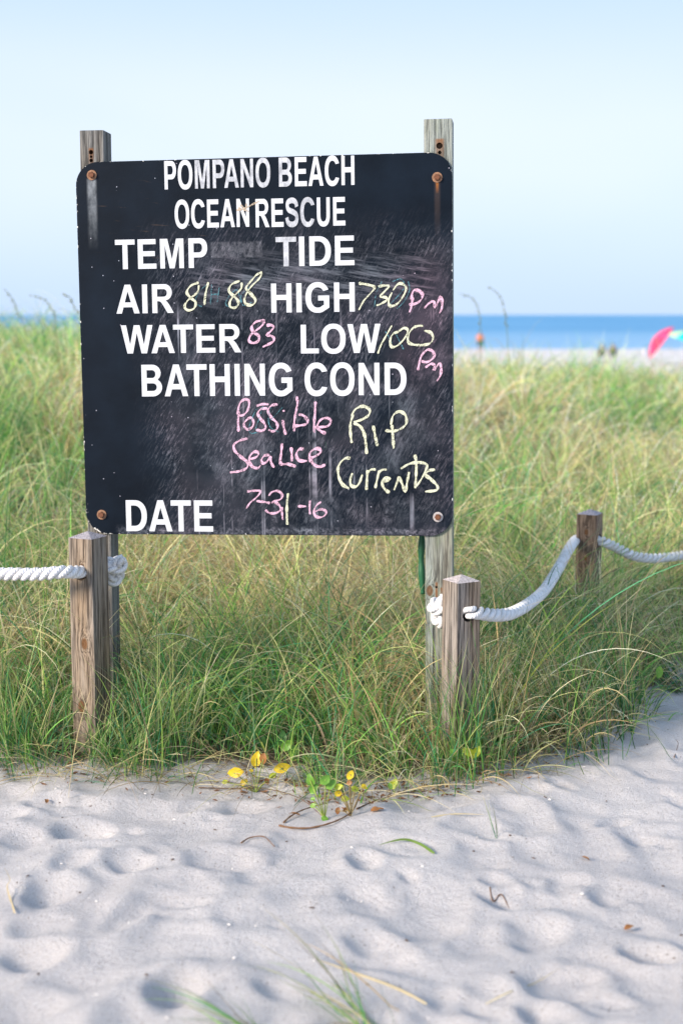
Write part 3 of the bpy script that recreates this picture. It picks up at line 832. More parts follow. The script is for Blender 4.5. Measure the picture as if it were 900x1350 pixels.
GL = {
 'I': [[(64, 0), (214, 0), (214, 718), (64, 718)]],
 'L': [[(76, 0), (583, 0), (583, 123), (226, 123), (226, 718), (76, 718)]],
 'E': [[(76, 0), (621, 0), (621, 123), (226, 123), (226, 305), (580, 305), (580, 426), (226, 426), (226, 595), (609, 595), (609, 718), (76, 718)]],
 'T': [[(232, 0), (380, 0), (380, 595), (598, 595), (598, 718), (14, 718), (14, 595), (232, 595)]],
 'H': [[(71, 0), (219, 0), (219, 312), (503, 312), (503, 0), (651, 0), (651, 718), (503, 718), (503, 438), (219, 438), (219, 718), (71, 718)]],
 'A': [[(20, 0), (178, 0), (230, 156), (492, 156), (543, 0), (702, 0), (444, 718), (278, 718)], [(268, 277), (454, 277), (361, 552)]],
 'M': [[(69, 0), (206, 0), (206, 566), (346, 0), (488, 0), (628, 566), (628, 0), (765, 0), (765, 718), (550, 718), (417, 215), (288, 718), (69, 718)]],
 'N': [[(69, 0), (211, 0), (211, 480), (506, 0), (654, 0), (654, 718), (512, 718), (512, 240), (218, 718), (69, 718)]],
 'W': [[(7, 718), (163, 718), (270, 215), (388, 718), (558, 718), (676, 215), (783, 718), (937, 718), (758, 0), (598, 0), (472, 522), (348, 0), (184, 0)]],
 'O': [arc(389, 359, 345, 377, 0, 342, 38), arc(389, 359, 194, 252, 0, 342, 38)],
 'D': [[(76, 0)] + arc(330, 359, 355, 359, -90, 90, 26) + [(76, 718)], [(226, 123)] + arc(320, 359, 212, 236, -90, 90, 26) + [(226, 595)]],
 'P': [[(76, 0), (226, 0), (226, 252)] + arc(395, 485, 232, 233, -90, 90, 20) + [(76, 718)], [(226, 373)] + arc(375, 484, 102, 111, -90, 90, 16) + [(226, 595)]],
 'B': [[(76, 0)] + arc(390, 205, 279, 205, -90, 54, 18, 2) + arc(385, 530, 250, 188, -50, 90, 18, 2) + [(76, 718)],
       [(226, 123)] + arc(390, 210, 124, 87, -90, 90, 14) + [(226, 297)], [(226, 417)] + arc(380, 506, 102, 89, -90, 90, 14) + [(226, 595)]],
 'R': [[(76, 0), (224, 0), (224, 297), (256, 297), (308, 288), (346, 256), (400, 185), (520, 0), (700, 0), (612, 142), (560, 222), (516, 272), (468, 312)] + arc(440, 515, 215, 203, -62, 90, 18, 2) + [(76, 718)],
       [(226, 405)] + arc(405, 500, 105, 95, -90, 90, 14) + [(226, 595)]],
 'C': [arc(380, 359, 336, 378, 26, 334, 36) + arc(384, 359, 186, 250, 322, 38, 30)],
 'G': [arc(385, 359, 341, 378, 28, 305, 34) + [(713, 108), (713, 405), (400, 405), (400, 283), (563, 283), (563, 178)] + arc(390, 359, 190, 250, 305, 36, 28)],
 'U': [[(72, 718), (222, 718), (222, 290)] + arc(361, 275, 139, 168, 180, 360, 18) + [(501, 718), (651, 718)] + arc(361, 280, 290, 298, 0, -180, 24)],
 'S': [offset_stroke([(552, 500), (522, 592), (440, 648), (330, 662), (210, 642), (138, 582), (136, 500), (190, 428), (310, 388), (430, 352), (530, 298), (556, 210), (518, 112), (430, 66), (325, 54), (205, 74), (132, 134), (104, 232)], 142)],
}
ADV = dict(A=722, B=722, C=722, D=722, E=667, G=778, H=722, I=278, L=611, M=833, N=722, O=778, P=667, R=722, S=667, T=611, U=722, W=944)
LSB = dict(A=20, B=76, C=44, D=76, E=76, G=44, H=71, I=64, L=76, M=69, N=69, O=44, P=76, R=76, S=33, T=14, U=72, W=7)
RX = dict(A=702, B=669, C=684, D=685, E=621, G=713, H=651, I=214, L=583, M=765, N=654, O=734, P=627, R=700, S=629, T=598, U=651, W=937)
glyph_cache = {}
def glyph(ch, sx_, sy_):
    key = (ch, round(sx_, 7), round(sy_, 7))
    if key in glyph_cache: return glyph_cache[key]
    cu = bpy.data.curves.new('g', 'CURVE'); cu.dimensions = '2D'; cu.fill_mode = 'BOTH'; cu.extrude = 0.0003
    for sp_ in GL[ch]:
        s = cu.splines.new('POLY'); s.points.add(len(sp_) - 1); s.use_cyclic_u = True
        for p, (x, y) in zip(s.points, sp_): p.co = (x * sx_, y * sy_, 0, 1)
    o = bpy.data.objects.new('g', cu); COL.objects.link(o)
    me = bpy.data.meshes.new_from_object(o.evaluated_get(bpy.context.evaluated_depsgraph_get()))
    bpy.data.objects.remove(o)
    me.transform(Matrix.Rotation(math.pi / 2, 4, 'X')); me.name = 'letter'
    glyph_cache[key] = me
    return me
def vinyl(name, wear):
    m_, N, b, _ = material(name)
    ge = N.n('ShaderNodeNewGeometry').outputs['Position']
    wn = N.mapr(N.noise(N.scale(ge, 1, 1, 0.5), 42.0, 6.0, 0.85), 0.62 - wear, 0.80 - wear * 0.6)
    c = N.mix(N.m('MULTIPLY', wn, 0.75), (0.55, 0.585, 0.64), (0.10, 0.11, 0.14))
    c = N.mix(N.mapr(N.noise(ge, 14.0, 3.0, 0.6), 0.4, 0.7, 0.0, 0.12), c, (0.5, 0.55, 0.6))
    N.put(b.inputs['Base Color'], c); b.inputs['Roughness'].default_value = 0.5
    return m_
white_vinyl = vinyl('white_vinyl', 0.035); worn_vinyl = vinyl('worn_white_vinyl', 0.26)
def word(txt, xl, xr, yt, yb, worn=''):
    """white capitals between photo columns xl..xr, rows yt..yb at the word's middle"""
    ym = (yt + yb) / 2; xm = (xl + xr) / 2
    ul, ur_ = S(xl, ym)[0], S(xr, ym)[0]
    vt, vb_ = S(xm, yt)[1], S(xm, yb)[1]
    sy_ = (vt - vb_) / 718
    tot = -LSB[txt[0]] + sum(ADV[c_] for c_ in txt[:-1]) + RX[txt[-1]]
    kern = 0
    for a_, b_ in zip(txt, txt[1:]):
        if a_ + b_ in ('AT', 'TA', 'WA', 'PA'): kern += 74
    sx_ = (ur_ - ul) / (tot - kern)
    x = ul - LSB[txt[0]] * sx_
    for i, ch in enumerate(txt):
        me = glyph(ch, sx_, sy_)
        o = bpy.data.objects.new('letter', me)
        COL.objects.link(o); o.parent = sign
        o.location = (x, -0.0008, HB + vb_)
        if not me.materials: me.materials.append(white_vinyl)
        if i < len(worn) and worn[i] == '1':
            o.material_slots[0].link = 'OBJECT'; o.material_slots[0].material = worn_vinyl
        x += ADV[ch] * sx_
        if i < len(txt) - 1 and ch + txt[i + 1] in ('AT', 'TA', 'WA', 'PA'): x -= 74 * sx_
word('POMPANO', 217, 356.5, 210.5, 248, '0011111')
word('BEACH', 367.6, 467, 206.5, 245, '10000')
word('OCEAN', 230.5, 328.5, 263, 300)
word('RESCUE', 337, 455, 261, 298.5, '001100')
word('TEMP', 152.3, 273.5, 315, 354)
word('TIDE', 363.5, 467, 311.5, 350.5, '1000')
word('AIR', 153.5, 229, 375, 413)
word('HIGH', 357.5, 467.5, 373, 411.5)
word('WATER', 160, 318, 428, 465.3)
word('LOW', 396.5, 501.5, 427.5, 465.5)
word('BATHING', 187, 385.5, 480, 522)
word('COND', 401.5, 535.5, 478.5, 521)
word('DATE', 166.5, 281, 659.5, 700.5)

# ---- chalk handwriting
def chalk_mat(name, col, hole):
    m_, N, b, out = material(name)
    ge = N.n('ShaderNodeNewGeometry').outputs['Position']
    nz = N.noise(N.scale(N.n('ShaderNodeVectorRotate', {'Vector': ge, 'Angle': R(-30)}, rotation_type='Y_AXIS').outputs[0], 1, 1, 0.45), 300.0, 5.0, 0.85)
    nz = N.m('ADD', N.m('MULTIPLY', nz, 0.75), N.m('MULTIPLY', N.noise(ge, 38.0, 3.0, 0.7), 0.25))
    N.put(b.inputs['Base Color'], N.mix(N.mapr(nz, 0.4, 0.7), col, tuple(c_ * 0.7 for c_ in col))); b.inputs['Roughness'].default_value = 1.0
    b.inputs['Specular IOR Level'].default_value = 0.0
    tr = N.n('ShaderNodeBsdfTransparent')
    mx = N.n('ShaderNodeMixShader', {0: N.mapr(nz, hole + 0.06, hole, 0.08, 1.0), 1: tr.outputs[0], 2: b.outputs[0]})
    N.t.links.new(mx.outputs[0], out.inputs['Surface'])
    return m_
pink = chalk_mat('pink_chalk', (0.66, 0.43, 0.57), 0.515)
yellow = chalk_mat('pale_yellow_chalk', (0.62, 0.65, 0.50), 0.522)
blue = chalk_mat('faint_blue_chalk', (0.10, 0.26, 0.32), 0.47)
_lay = [0]
def chalk_word(txt, mat, ox, oy, sc, strokes, wpx, label=None):
    """strokes in the coordinates of an enlarged view with origin (ox,oy) and scale sc"""
    _lay[0] += 1
    root = empty_part('chalk_word', sign)
    for si, st in enumerate(strokes):
        Vs = []; Fs = []
        P = []
        for (x, y) in st:
            u, v = S(ox + x / sc, oy + y / sc); P.append(Vector((u, 0, v)))
        if len(P) > 2: P = catmull(P, 8)
        P, L = resample(P, 0.004)
        w0 = wpx * 0.84 / FPX * 4.6 / 2; o = len(Vs)
        y_ = -0.0012 - 0.00025 * ((_lay[0] * 3 + si) % 7)
        ph = random.random() * 9
        for i, p in enumerate(P):
            a = P[max(0, i - 1)]; b_ = P[min(len(P) - 1, i + 1)]; t = (b_ - a).normalized()
            nn = Vector((-t.z, 0, t.x))
            ang = abs(t.x * 0.8 - t.z * 0.6)
            ww = w0 * (0.58 + 0.62 * ang) * (0.88 + 0.3 * math.sin(i * 0.7 + ph) * math.sin(i * 0.23 + ph))
            if i == 0 or i == len(P) - 1: ww *= 0.6
            q = Vector((p.x, y_, p.z + HB))
            Vs += [q - nn * ww, q + nn * ww]
            if i: Fs.append((o + 2 * i - 2, o + 2 * i - 1, o + 2 * i + 1, o + 2 * i))
        link('chalk_stroke', mesh('chalk_stroke', Vs, Fs), mat, root)
    if label: root['label'] = label
    return root
Z4 = (340, 350, 900 / 270); Z5 = (290, 510, 5.625); Z6 = (430, 510, 5.0); Z1 = (90, 150, 900 / 260)
chalk_word('88 1', yellow, *Z1, [
    [(596, 770), (560, 785), (542, 815), (560, 840), (582, 860), (575, 888), (548, 897), (532, 880), (548, 850), (590, 815), (597, 782)],
    [(640, 768), (628, 820), (622, 872)],
    [(783, 762), (745, 780), (735, 810), (765, 840), (778, 865), (762, 885), (738, 878), (745, 845), (788, 800), (792, 770)],
    [(885, 722), (860, 735), (838, 760), (812, 795), (832, 820), (855, 850), (842, 872), (812, 868), (806, 840), (830, 795), (872, 752), (884, 725)]],
    4.2, 'pale yellow chalk numbers 81 88 after AIR')
chalk_word('730', yellow, *Z4, [
    [(443, 78), (480, 84), (512, 96), (495, 122), (465, 155), (443, 196)],
    [(528, 92), (562, 88), (575, 92), (552, 118), (535, 136), (560, 140), (566, 152), (540, 168), (520, 176)],
    [(588, 118), (574, 152), (580, 178), (612, 168), (640, 130), (650, 98), (632, 80), (612, 84), (592, 110)]],
    4.0, 'pale yellow chalk time 730 after HIGH')
chalk_word('pm', pink, *Z4, [
    [(672, 150), (682, 112), (705, 110), (722, 128), (715, 152), (690, 168), (662, 172)], [(680, 140), (672, 185), (665, 206)],
    [(730, 188), (752, 165), (772, 158), (778, 182), (790, 160), (800, 136), (808, 160), (806, 190), (796, 210)]], 4.6, 'pink chalk pm beside 730')
chalk_word('100', yellow, *Z4, [
    [(588, 264), (562, 310), (540, 350), (526, 388)],
    [(618, 290), (592, 302), (580, 332), (588, 358), (615, 350), (645, 318), (658, 285), (640, 275), (618, 290)],
    [(682, 272), (662, 300), (658, 330), (672, 345), (715, 350), (755, 342), (768, 318), (758, 295), (730, 286)],
    [(682, 272), (705, 265), (724, 266)]], 4.0, 'pale yellow chalk time 100 after LOW')
chalk_word('pm', pink, *Z4, [
    [(702, 460), (712, 412), (722, 390), (745, 370), (768, 378), (772, 402), (752, 420), (735, 425), (718, 420)],
    [(735, 448), (760, 432), (775, 440), (772, 460), (796, 430), (804, 455), (800, 485), (785, 508)]], 4.6, 'pink chalk pm under 100')
chalk_word('83', pink, 90, 380, 900 / 260, [
    [(898, 148), (860, 152), (838, 175), (845, 200), (870, 218), (868, 240), (845, 250), (825, 238), (838, 208), (872, 182), (892, 160), (890, 146)],
    [(905, 170), (925, 168), (938, 178), (920, 200), (908, 212), (935, 222), (938, 240), (915, 255), (888, 268)]], 4.6, 'pink chalk number 83 after WATER')
chalk_word('Possible', pink, *Z5, [
    [(140, 180), (136, 250), (138, 332)], [(128, 205), (150, 120), (190, 92), (216, 108), (210, 165), (180, 205), (145, 215)],
    [(205, 238), (178, 275), (200, 315), (238, 300), (250, 262), (232, 228), (205, 238)],
    [(352, 158), (305, 165), (282, 195), (300, 235), (330, 270), (338, 305), (310, 326), (268, 318)],
    [(428, 130), (382, 138), (358, 175), (380, 225), (420, 265), (425, 305), (395, 330), (360, 318)],
    [(272, 142), (315, 128), (362, 130)],
    [(466, 245), (474, 300), (488, 355)], [(470, 172), (474, 184)],
    [(570, 70), (574, 130), (560, 200), (550, 270), (550, 330)], [(552, 290), (600, 285), (642, 275), (648, 245), (618, 212), (580, 204)],
    [(708, 108), (704, 200), (698, 275), (700, 340)], [(702, 300), (745, 298), (800, 290), (822, 255), (800, 232), (760, 236), (732, 262), (722, 300), (750, 330), (785, 345)]],
    4.4, 'pink chalk word Possible')
chalk_word('Sea', pink, *Z5, [
    [(205, 382), (150, 398), (105, 428), (112, 475), (160, 522), (205, 560), (200, 600), (150, 624), (76, 634)],
    [(225, 536), (270, 520), (288, 495), (262, 480), (228, 505), (218, 545), (240, 590), (280, 602), (304, 580)],
    [(368, 505), (330, 510), (308, 545), (322, 568), (352, 550), (372, 512)], [(374, 512), (380, 560), (402, 598)]],
    4.4, 'pink chalk word Sea')
chalk_word('Lice', pink, *Z5, [
    [(462, 418), (455, 490), (450, 568), (505, 572), (562, 590)], [(528, 448), (532, 500), (534, 552)],
    [(622, 458), (585, 465), (566, 500), (580, 540), (612, 550), (645, 548)],
    [(668, 530), (715, 510), (745, 485), (735, 460), (700, 462), (668, 490), (668, 535), (700, 578), (742, 592), (780, 576)]],
    4.8, 'pink chalk word Lice')
chalk_word('date', pink, *Z5, [
    [(200, 776), (250, 770), (302, 774), (270, 820), (225, 858), (196, 902)], [(272, 846), (320, 852), (372, 862)],
    [(362, 808), (385, 780), (430, 772), (462, 800), (450, 832), (405, 848), (380, 860)], [(405, 850), (442, 880), (448, 915), (410, 936), (365, 934), (338, 912)],
    [(462, 890), (462, 940), (466, 985)], [(578, 886), (640, 886)], [(668, 842), (664, 900), (668, 945)],
    [(750, 852), (715, 880), (696, 925), (712, 960), (750, 966), (784, 945), (782, 918), (745, 908), (708, 925)]],
    4.0, 'pink chalk date 7-31-16')
chalk_word('stroke', yellow, *Z5, [[(506, 788), (498, 860), (496, 940), (500, 1022)]], 4.6, 'pale yellow chalk stroke over the 1 of the date')
chalk_word('Rip', yellow, *Z6, [
    [(178, 180), (160, 240), (160, 310), (168, 370)], [(165, 190), (195, 145), (245, 128), (285, 150), (280, 185), (235, 215), (180, 232)],
    [(180, 235), (225, 262), (250, 310), (260, 370), (266, 442)], [(308, 255), (322, 320), (336, 390)],
    [(432, 250), (438, 320), (444, 408)], [(425, 250), (440, 190), (480, 162), (520, 185), (528, 235), (500, 270), (450, 290), (388, 288)]],
    4.6, 'pale yellow chalk word Rip')
chalk_word('Currents', yellow, *Z6, [
    [(160, 468), (118, 475), (82, 520), (80, 580), (105, 640), (150, 670)],
    [(172, 568), (158, 615), (165, 650), (200, 655), (235, 610)], [(238, 578), (222, 620), (205, 650)],
    [(272, 548), (268, 610), (264, 680)], [(268, 570), (295, 545), (325, 545)],
    [(348, 550), (335, 610), (322, 668)], [(340, 575), (365, 548), (398, 545)],
    [(368, 625), (410, 615), (420, 602), (390, 600), (368, 625), (378, 665), (415, 698)],
    [(478, 590), (462, 640), (446, 680)], [(478, 590), (500, 640), (522, 690), (530, 640), (545, 560)],
    [(582, 445), (592, 500), (590, 600), (585, 668)], [(490, 540), (545, 508), (600, 498), (650, 505), (662, 530), (630, 600), (590, 660)],
    [(715, 545), (675, 552), (655, 580), (690, 610), (732, 655), (720, 682), (650, 690)]],
    4.6, 'pale yellow chalk word Currents')
chalk_word('old', blue, *Z1, [
    [(640, 775), (600, 810), (580, 860), (610, 880)], [(655, 780), (650, 870)], [(690, 790), (680, 860)], [(655, 825), (690, 822)],
    [(770, 800), (735, 830), (720, 870), (755, 885), (785, 850), (770, 800)], [(830, 790), (790, 830), (800, 875), (840, 860)]], 2.0, 'faint old blue chalk under the numbers')
chalk_word('old', blue, *Z5, [
    [(275, 150), (240, 230), (215, 310), (235, 345), (290, 330)], [(320, 140), (290, 240), (262, 320)], [(465, 150), (420, 200), (370, 250)],
    [(378, 150), (360, 230), (375, 300), (440, 335)]], 1.8, 'faint old blue chalk under the word Possible')
chalk_word('old', blue, *Z4, [
    [(545, 70), (520, 120), (512, 180)], [(590, 70), (630, 60), (640, 100), (600, 150), (570, 180)], [(660, 70), (665, 110), (640, 160), (610, 190)],
    [(600, 290), (620, 330), (640, 370)], [(560, 290), (590, 340)]], 1.8, 'faint old blue chalk under the tide times')

scuff = chalk_mat('tan_scuff', (0.50, 0.42, 0.33), 0.50)
chalk_word('scuff', scuff, 290, 250, 1.0, [[(24, 24), (30, 26), (40, 21), (52, 15)], [(27, 20), (33, 26), (38, 29)], [(35, 18), (34, 24), (31, 29)], [(22, 27), (29, 27)]], 3.0, 'tan scuffed smear between OCEAN and RESCUE')
# ---- bolts
rust = simple('rusty_steel', (0.16, 0.070, 0.040), 0.8, 0.3, 0.3, 0.5, 90, 0.5, 300)
rust2 = simple('rusty_washer', (0.28, 0.16, 0.10), 0.8, 0.3, 0.2, 0.5, 120, 0.4, 300)
zinc = simple('pale_washer', (0.45, 0.42, 0.42), 0.6, 0.4, 0.5, 0.35, 120, 0.3, 300)
def cyl(r, d, seg, bev=0.0):
    bm = bmesh.new(); bmesh.ops.create_cone(bm, cap_ends=True, segments=seg, radius1=r, radius2=r, depth=d)
    if bev: bmesh.ops.bevel(bm, geom=[e for e in bm.edges if abs(e.verts[0].co.z - e.verts[1].co.z) < 1e-6], offset=bev, segments=2, affect='EDGES')
    bmesh.ops.rotate(bm, verts=bm.verts, matrix=Matrix.Rotation(math.pi / 2, 3, 'X'))
    return bm_mesh('cyl', bm)
head_me = cyl(0.0105, 0.009, 6, 0.0015); wash_me = cyl(0.0165, 0.0025, 24, 0.0006); washb = wash_me.copy()
head_me.materials.append(rust); wash_me.materials.append(rust2); washb.materials.append(zinc)
for px, py, wm in ((121.5, 231, wash_me), (576, 234, wash_me), (134.5, 678.5, wash_me), (577, 681.5, washb)):
    u, v = S(px, py)
    bo = link('bolt', head_me, None, sign); bo.location = (u, -0.0072, HB + v); bo.rotation_euler = (0, random.random(), 0)
    wo = link('washer', wm, None, bo); wo.location = (0, 0.0058, 0)

# ---- sign posts (children of the sign)
endg = endgrain('grey_end_grain', (0.34, 0.33, 0.36), 0.01, 0.03)
def sign_post(pxl_top, ytop, pxl_low, ylow, wx, mat, cuts):
    ua, va = S(pxl_top, ytop, 0.0082); ub_, vb_ = S(pxl_low, ylow, 0.0082)
    me = post_mesh(wx, 0.088, -HB - 0.15 - (va), 0.0, 0.0, cuts, mats=(mat, endg))
    o = link('post', me, None, sign)
    dx_ = (ua - ub_) / (va - vb_)
    o.location = (ua + wx / 2 - 0, 0.0085 + 0.044, HB + va)
    o.rotation_euler = (0, math.atan(dx_), 0)
    return o, ua, va
wood_sl = wood('grey_brown_sign_post', (0.22, 0.195, 0.155), (0.07, 0.06, 0.05), (0.17, 0.17, 0.165), 0.65, seed=1.3, stains=((-0.003, -0.060, 0.011, 0.07),), cracks=0.4)
wood_sr = wood('greenish_pale_sign_post', (0.27, 0.26, 0.20), (0.11, 0.10, 0.08), (0.26, 0.29, 0.27), 0.60, seed=4.1,
               stains=((0.005, -0.065, 0.018, 0.09), (-0.008, -1.475, 0.006, 0.12), (0.008, -1.492, 0.005, 0.03), (-0.008, -1.50, 0.0035, 0.22)), green=0.45,
               knots=((-0.030, -0.044, -1.50, 0.015),), cracks=0.5)
yA = ((0, 1, 0), 0.05)
sign_post(105, 172, 117.5, 784, 0.080, wood_sl, [((-0.003, -0.044, -0.070), yA, 0.0075), ((-0.003, -0.044, -0.084), yA, 0.0045), ((-0.003, -0.044, -0.096), yA, 0.006)])
sign_post(558.3, 157, 560.5, 860, 0.089, wood_sr, [((0.004, -0.044, -0.083), yA, 0.010), ((0.005, -0.044, -0.104), yA, 0.006), ((-0.008, -0.044, -1.488), yA, 0.004)])

# green cord hanging behind the lower right corner
green_m = simple('green_rope_plastic', (0.012, 0.10, 0.045), 0.45, 0.5, 0, 0.35, 40, 0.4, 160)
P = [at(555, y_, 4.66) + Vector((dx_, 0, 0)) for y_, dx_ in ((640, 0.0), (690, 0.003), (712, 0.002), (730, 0.0), (748, 0.001), (765, 0.003), (783, 0.005))]
P, L = resample(catmull(P, 8), 0.006)
rad = [0.0105 + 0.0016 * math.sin(i * 0.42) - (0.005 * max(0, (i - len(P) + 6) / 6)) for i in range(len(P))]
P0 = P[0].copy()
Vt, Ft, UV = tube([p - P0 for p in P], rad, 10)
o = link('hanging_cord', mesh('cord', Vt, Ft, True, UV), green_m); o.location = P0
tag(o, 'short dark green plastic cord hanging behind the lower right corner of the sign', 'cord')

# ------------------------------------------------------------------ rope posts
def rope_post(px, Y, topy, yaw, width, holes, mats, label, point=0.019):
    p = at(px, topy, Y)
    H_ = p.z - point
    o = empty('rope_post', (p.x, p.y, 0), label, 'post', 'square rope posts with pointed tops', yaw)
    cuts = []
    for (hx, hy, axis_ang, r) in holes:
        h = at(hx, hy, Y)
        loc = Matrix.Rotation(-yaw, 3, 'Z') @ Vector((0, 0, 0)); loc.z = h.z
        cuts.append(((0, 0, h.z), ((1, 0, 0) if axis_ang else (0, 1, 0), 0.3), r))
    me = post_mesh(width, width, -0.2, H_, point, cuts, mats=mats)
    link('post_shaft', me, None, o)
    return o, p
eg1 = endgrain('post_top_grain', (0.33, 0.31, 0.34), 0.01, -0.005)
eg2 = endgrain('post_top_worn', (0.44, 0.40, 0.40), -0.02, 0.03)
w1 = wood('warm_brown_post', (0.29, 0.215, 0.145), (0.085, 0.058, 0.038), (0.24, 0.22, 0.20), 0.50, seed=7.7,
          knots=((0.008, -0.044, 0.375, 0.016), (-0.010, -0.044, 0.165, 0.018), (0.006, -0.044, 0.628, 0.006)), cracks=0.55)
w2 = wood('reddish_brown_post', (0.26, 0.205, 0.155), (0.085, 0.062, 0.048), (0.25, 0.23, 0.215), 0.52, seed=2.2, knots=((0.06, 0.02, 0.3, 0.015),), cracks=0.7)
w3 = wood('dark_brown_post', (0.24, 0.175, 0.13), (0.085, 0.06, 0.045), (0.21, 0.18, 0.17), 0.30, seed=9.4, knots=((0.0, -0.044, 0.53, 0.011), (0.0, -0.044, 0.42, 0.009)), cracks=0.5)
postA, pA = rope_post(116, 4.50, 700, R(-25), 0.089, [(103, 753, 0, 0.0235)], [w1, eg1], 'weathered brown rope post with two knots, left of the sign board')
postB, pB = rope_post(608, 4.36, 757, R(29.3), 0.086, [(615, 807, 0, 0.0235)], [w2, eg2], 'short brown rope post with worn pale top in front of the right sign post')
postC, pC = rope_post(777, 5.85, 671, R(-26.4), 0.087, [(776, 710, 1, 0.0225)], [w3, eg1], 'dark brown rope post further back at the right')

# ------------------------------------------------------------------ ropes
rm, N, b, _ = material('white_rope')
uvn = N.n('ShaderNodeUVMap').outputs[0]
oc = N.n('ShaderNodeTexCoord').outputs['Object']
su = N.n('ShaderNodeSeparateXYZ', {0: uvn})
yarn = N.m('SINE', N.m('ADD', N.m('MULTIPLY', su.outputs[0], 820.0), N.m('MULTIPLY', su.outputs[1], 2 * math.pi * 2)))
nz = N.noise(oc, 25.0, 4.0, 0.6)
c = N.mix(N.mapr(nz, 0.45, 0.75), (0.74, 0.74, 0.76), (0.54, 0.53, 0.51))
c = N.mix(N.mapr(yarn, -1.0, -0.55, 0.28, 0.0), c, (0.35, 0.34, 0.33))
N.put(b.inputs['Base Color'], c); b.inputs['Roughness'].default_value = 0.8; b.inputs['Specular IOR Level'].default_value = 0.2
N.put(b.inputs['Normal'], N.bump(N.m('ADD', yarn, N.m('MULTIPLY', N.noise(oc, 220.0, 3.0, 0.6), 0.6)), 0.5, 0.0014))
def rope(name, label, path, R_=0.0205, pitch=0.085, parent=None, origin=None, tail=None, step=0.005, sides=9, root=None, groove=0.49):
    P, L = resample(catmull(path, 14), step)
    fr = frames(P)
    o0 = P[0] if origin is None else origin
    if root is None:
        root = empty(name, o0, label, 'rope')
    rs = R_ * groove; rh = R_ * (1.06 - groove)
    for k in range(3):
        Q = []
        s = 0
        for i, (p, (t, u, v)) in enumerate(zip(P, fr)):
            if i: s += (P[i] - P[i - 1]).length
            a = -2 * math.pi * s / pitch + k * 2 * math.pi / 3
            Q.append(p + (u * math.cos(a) + v * math.sin(a)) * rh - root.location)
        Vt, Ft, UV = tube(Q, rs, sides)
        link('strand', mesh('strand', Vt, Ft, True, UV), rm, root)
    return root

# rope on the left: off-frame -> hole in the left post -> knot behind it
axA = Matrix.Rotation(R(-25), 3, 'Z') @ Vector((0, -1, 0))
hA = Vector((pA.x, pA.y, at(103, 754, 4.45).z))
inA = hA + axA * 0.052
left_path = [Vector((-4.2, 4.75, 0.30)), Vector((-3.1, 4.62, 0.46)), Vector((-2.2, 4.52, 0.60)), at(-160, 768, 4.48), at(-60, 761, 4.45), at(0, 757, 4.42), at(50, 757, 4.40), at(84, 754, 4.40), inA, hA, hA - axA * 0.058]
rootA = rope('rope', 'thick white three-strand rope entering the left post and knotted behind it', left_path)
def knot_at(cpx, cpy, Y, start, root, flip, tailpts, rr=0.0175):
    """loops of rope wound over each other round the centre point, as a stopper knot"""
    c0 = at(cpx, cpy, Y)
    A = []
    n = 34
    for i in range(n):
        t = 2 * math.pi * i / n * 1.0
        # trefoil
        x = math.sin(t) + 2 * math.sin(2 * t); z = math.cos(t) - 2 * math.cos(2 * t); y = -math.sin(3 * t)
        A.append((x, y, z))
    t0 = 3
    A = A[t0:] + A[:t0 - 2]
    P = [c0 + Vector((x * 0.0105 * flip, y * 0.0140, z * 0.0132)) for x, y, z in A]
    path = [start] + [start.lerp(P[0], 0.6)] + P[1:-1] + tailpts
    path = [p for p in path]
    kr = empty_part('knot', root)
    Pp, L = resample(catmull(path, 6), 0.0035)
    fr = frames(Pp)
    rs, rh = rr * 0.50, rr * 0.56
    for k in range(3):
        Q = []; s = 0
        for i, (p, (t, u, v)) in enumerate(zip(Pp, fr)):
            if i: s += (Pp[i] - Pp[i - 1]).length
            a = -2 * math.pi * s / 0.11 + k * 2 * math.pi / 3
            Q.append(p + (u * math.cos(a) + v * math.sin(a)) * rh - root.location)
        Vt, Ft, UV = tube(Q, rs, 8)
        link('knot_strand', mesh('knot_strand', Vt, Ft, True, UV), rm, kr)
knot_at(151, 751, 4.60, hA - axA * 0.055, rootA, 1, [at(156, 742, 4.57), at(163, 736, 4.57)])

axB = Matrix.Rotation(R(29.3), 3, 'Z') @ Vector((0, -1, 0))
hB_ = Vector((pB.x, pB.y, at(615, 807, 4.32).z))
outB = hB_ + axB * 0.05
hC = Vector((pC.x, pC.y, at(776, 712, 5.85).z))
axC = Matrix.Rotation(R(-26.4), 3, 'Z') @ Vector((1, 0, 0))
right_path = [hB_ - axB * 0.058, hB_, outB, at(630, 808, 4.34), at(650, 811, 4.42), at(672, 809, 4.55), at(695, 797, 4.78), at(717, 778, 5.05), at(735, 750, 5.35), at(748, 726, 5.62), hC - axC * 0.052, hC, hC + axC * 0.05,
              at(812, 722, 5.92), at(832, 732, 6.0), at(855, 736, 6.1), at(880, 734.5, 6.22), at(905, 730, 6.35), at(960, 712, 6.6), at(1010, 690, 6.8), Vector((2.4, 7.4, 0.55)), Vector((3.1, 8.0, 0.42)), Vector((4.0, 8.8, 0.4))]
rootB = rope('rope', 'thick white rope sagging between the two right posts and on past the photo edge', right_path, origin=hB_, pitch=0.118, step=0.004, groove=0.435)
knot_at(579, 806, 4.44, hB_ - axB * 0.055, rootB, -0.8, [at(580, 796, 4.42), at(586, 786, 4.42)], 0.0165)

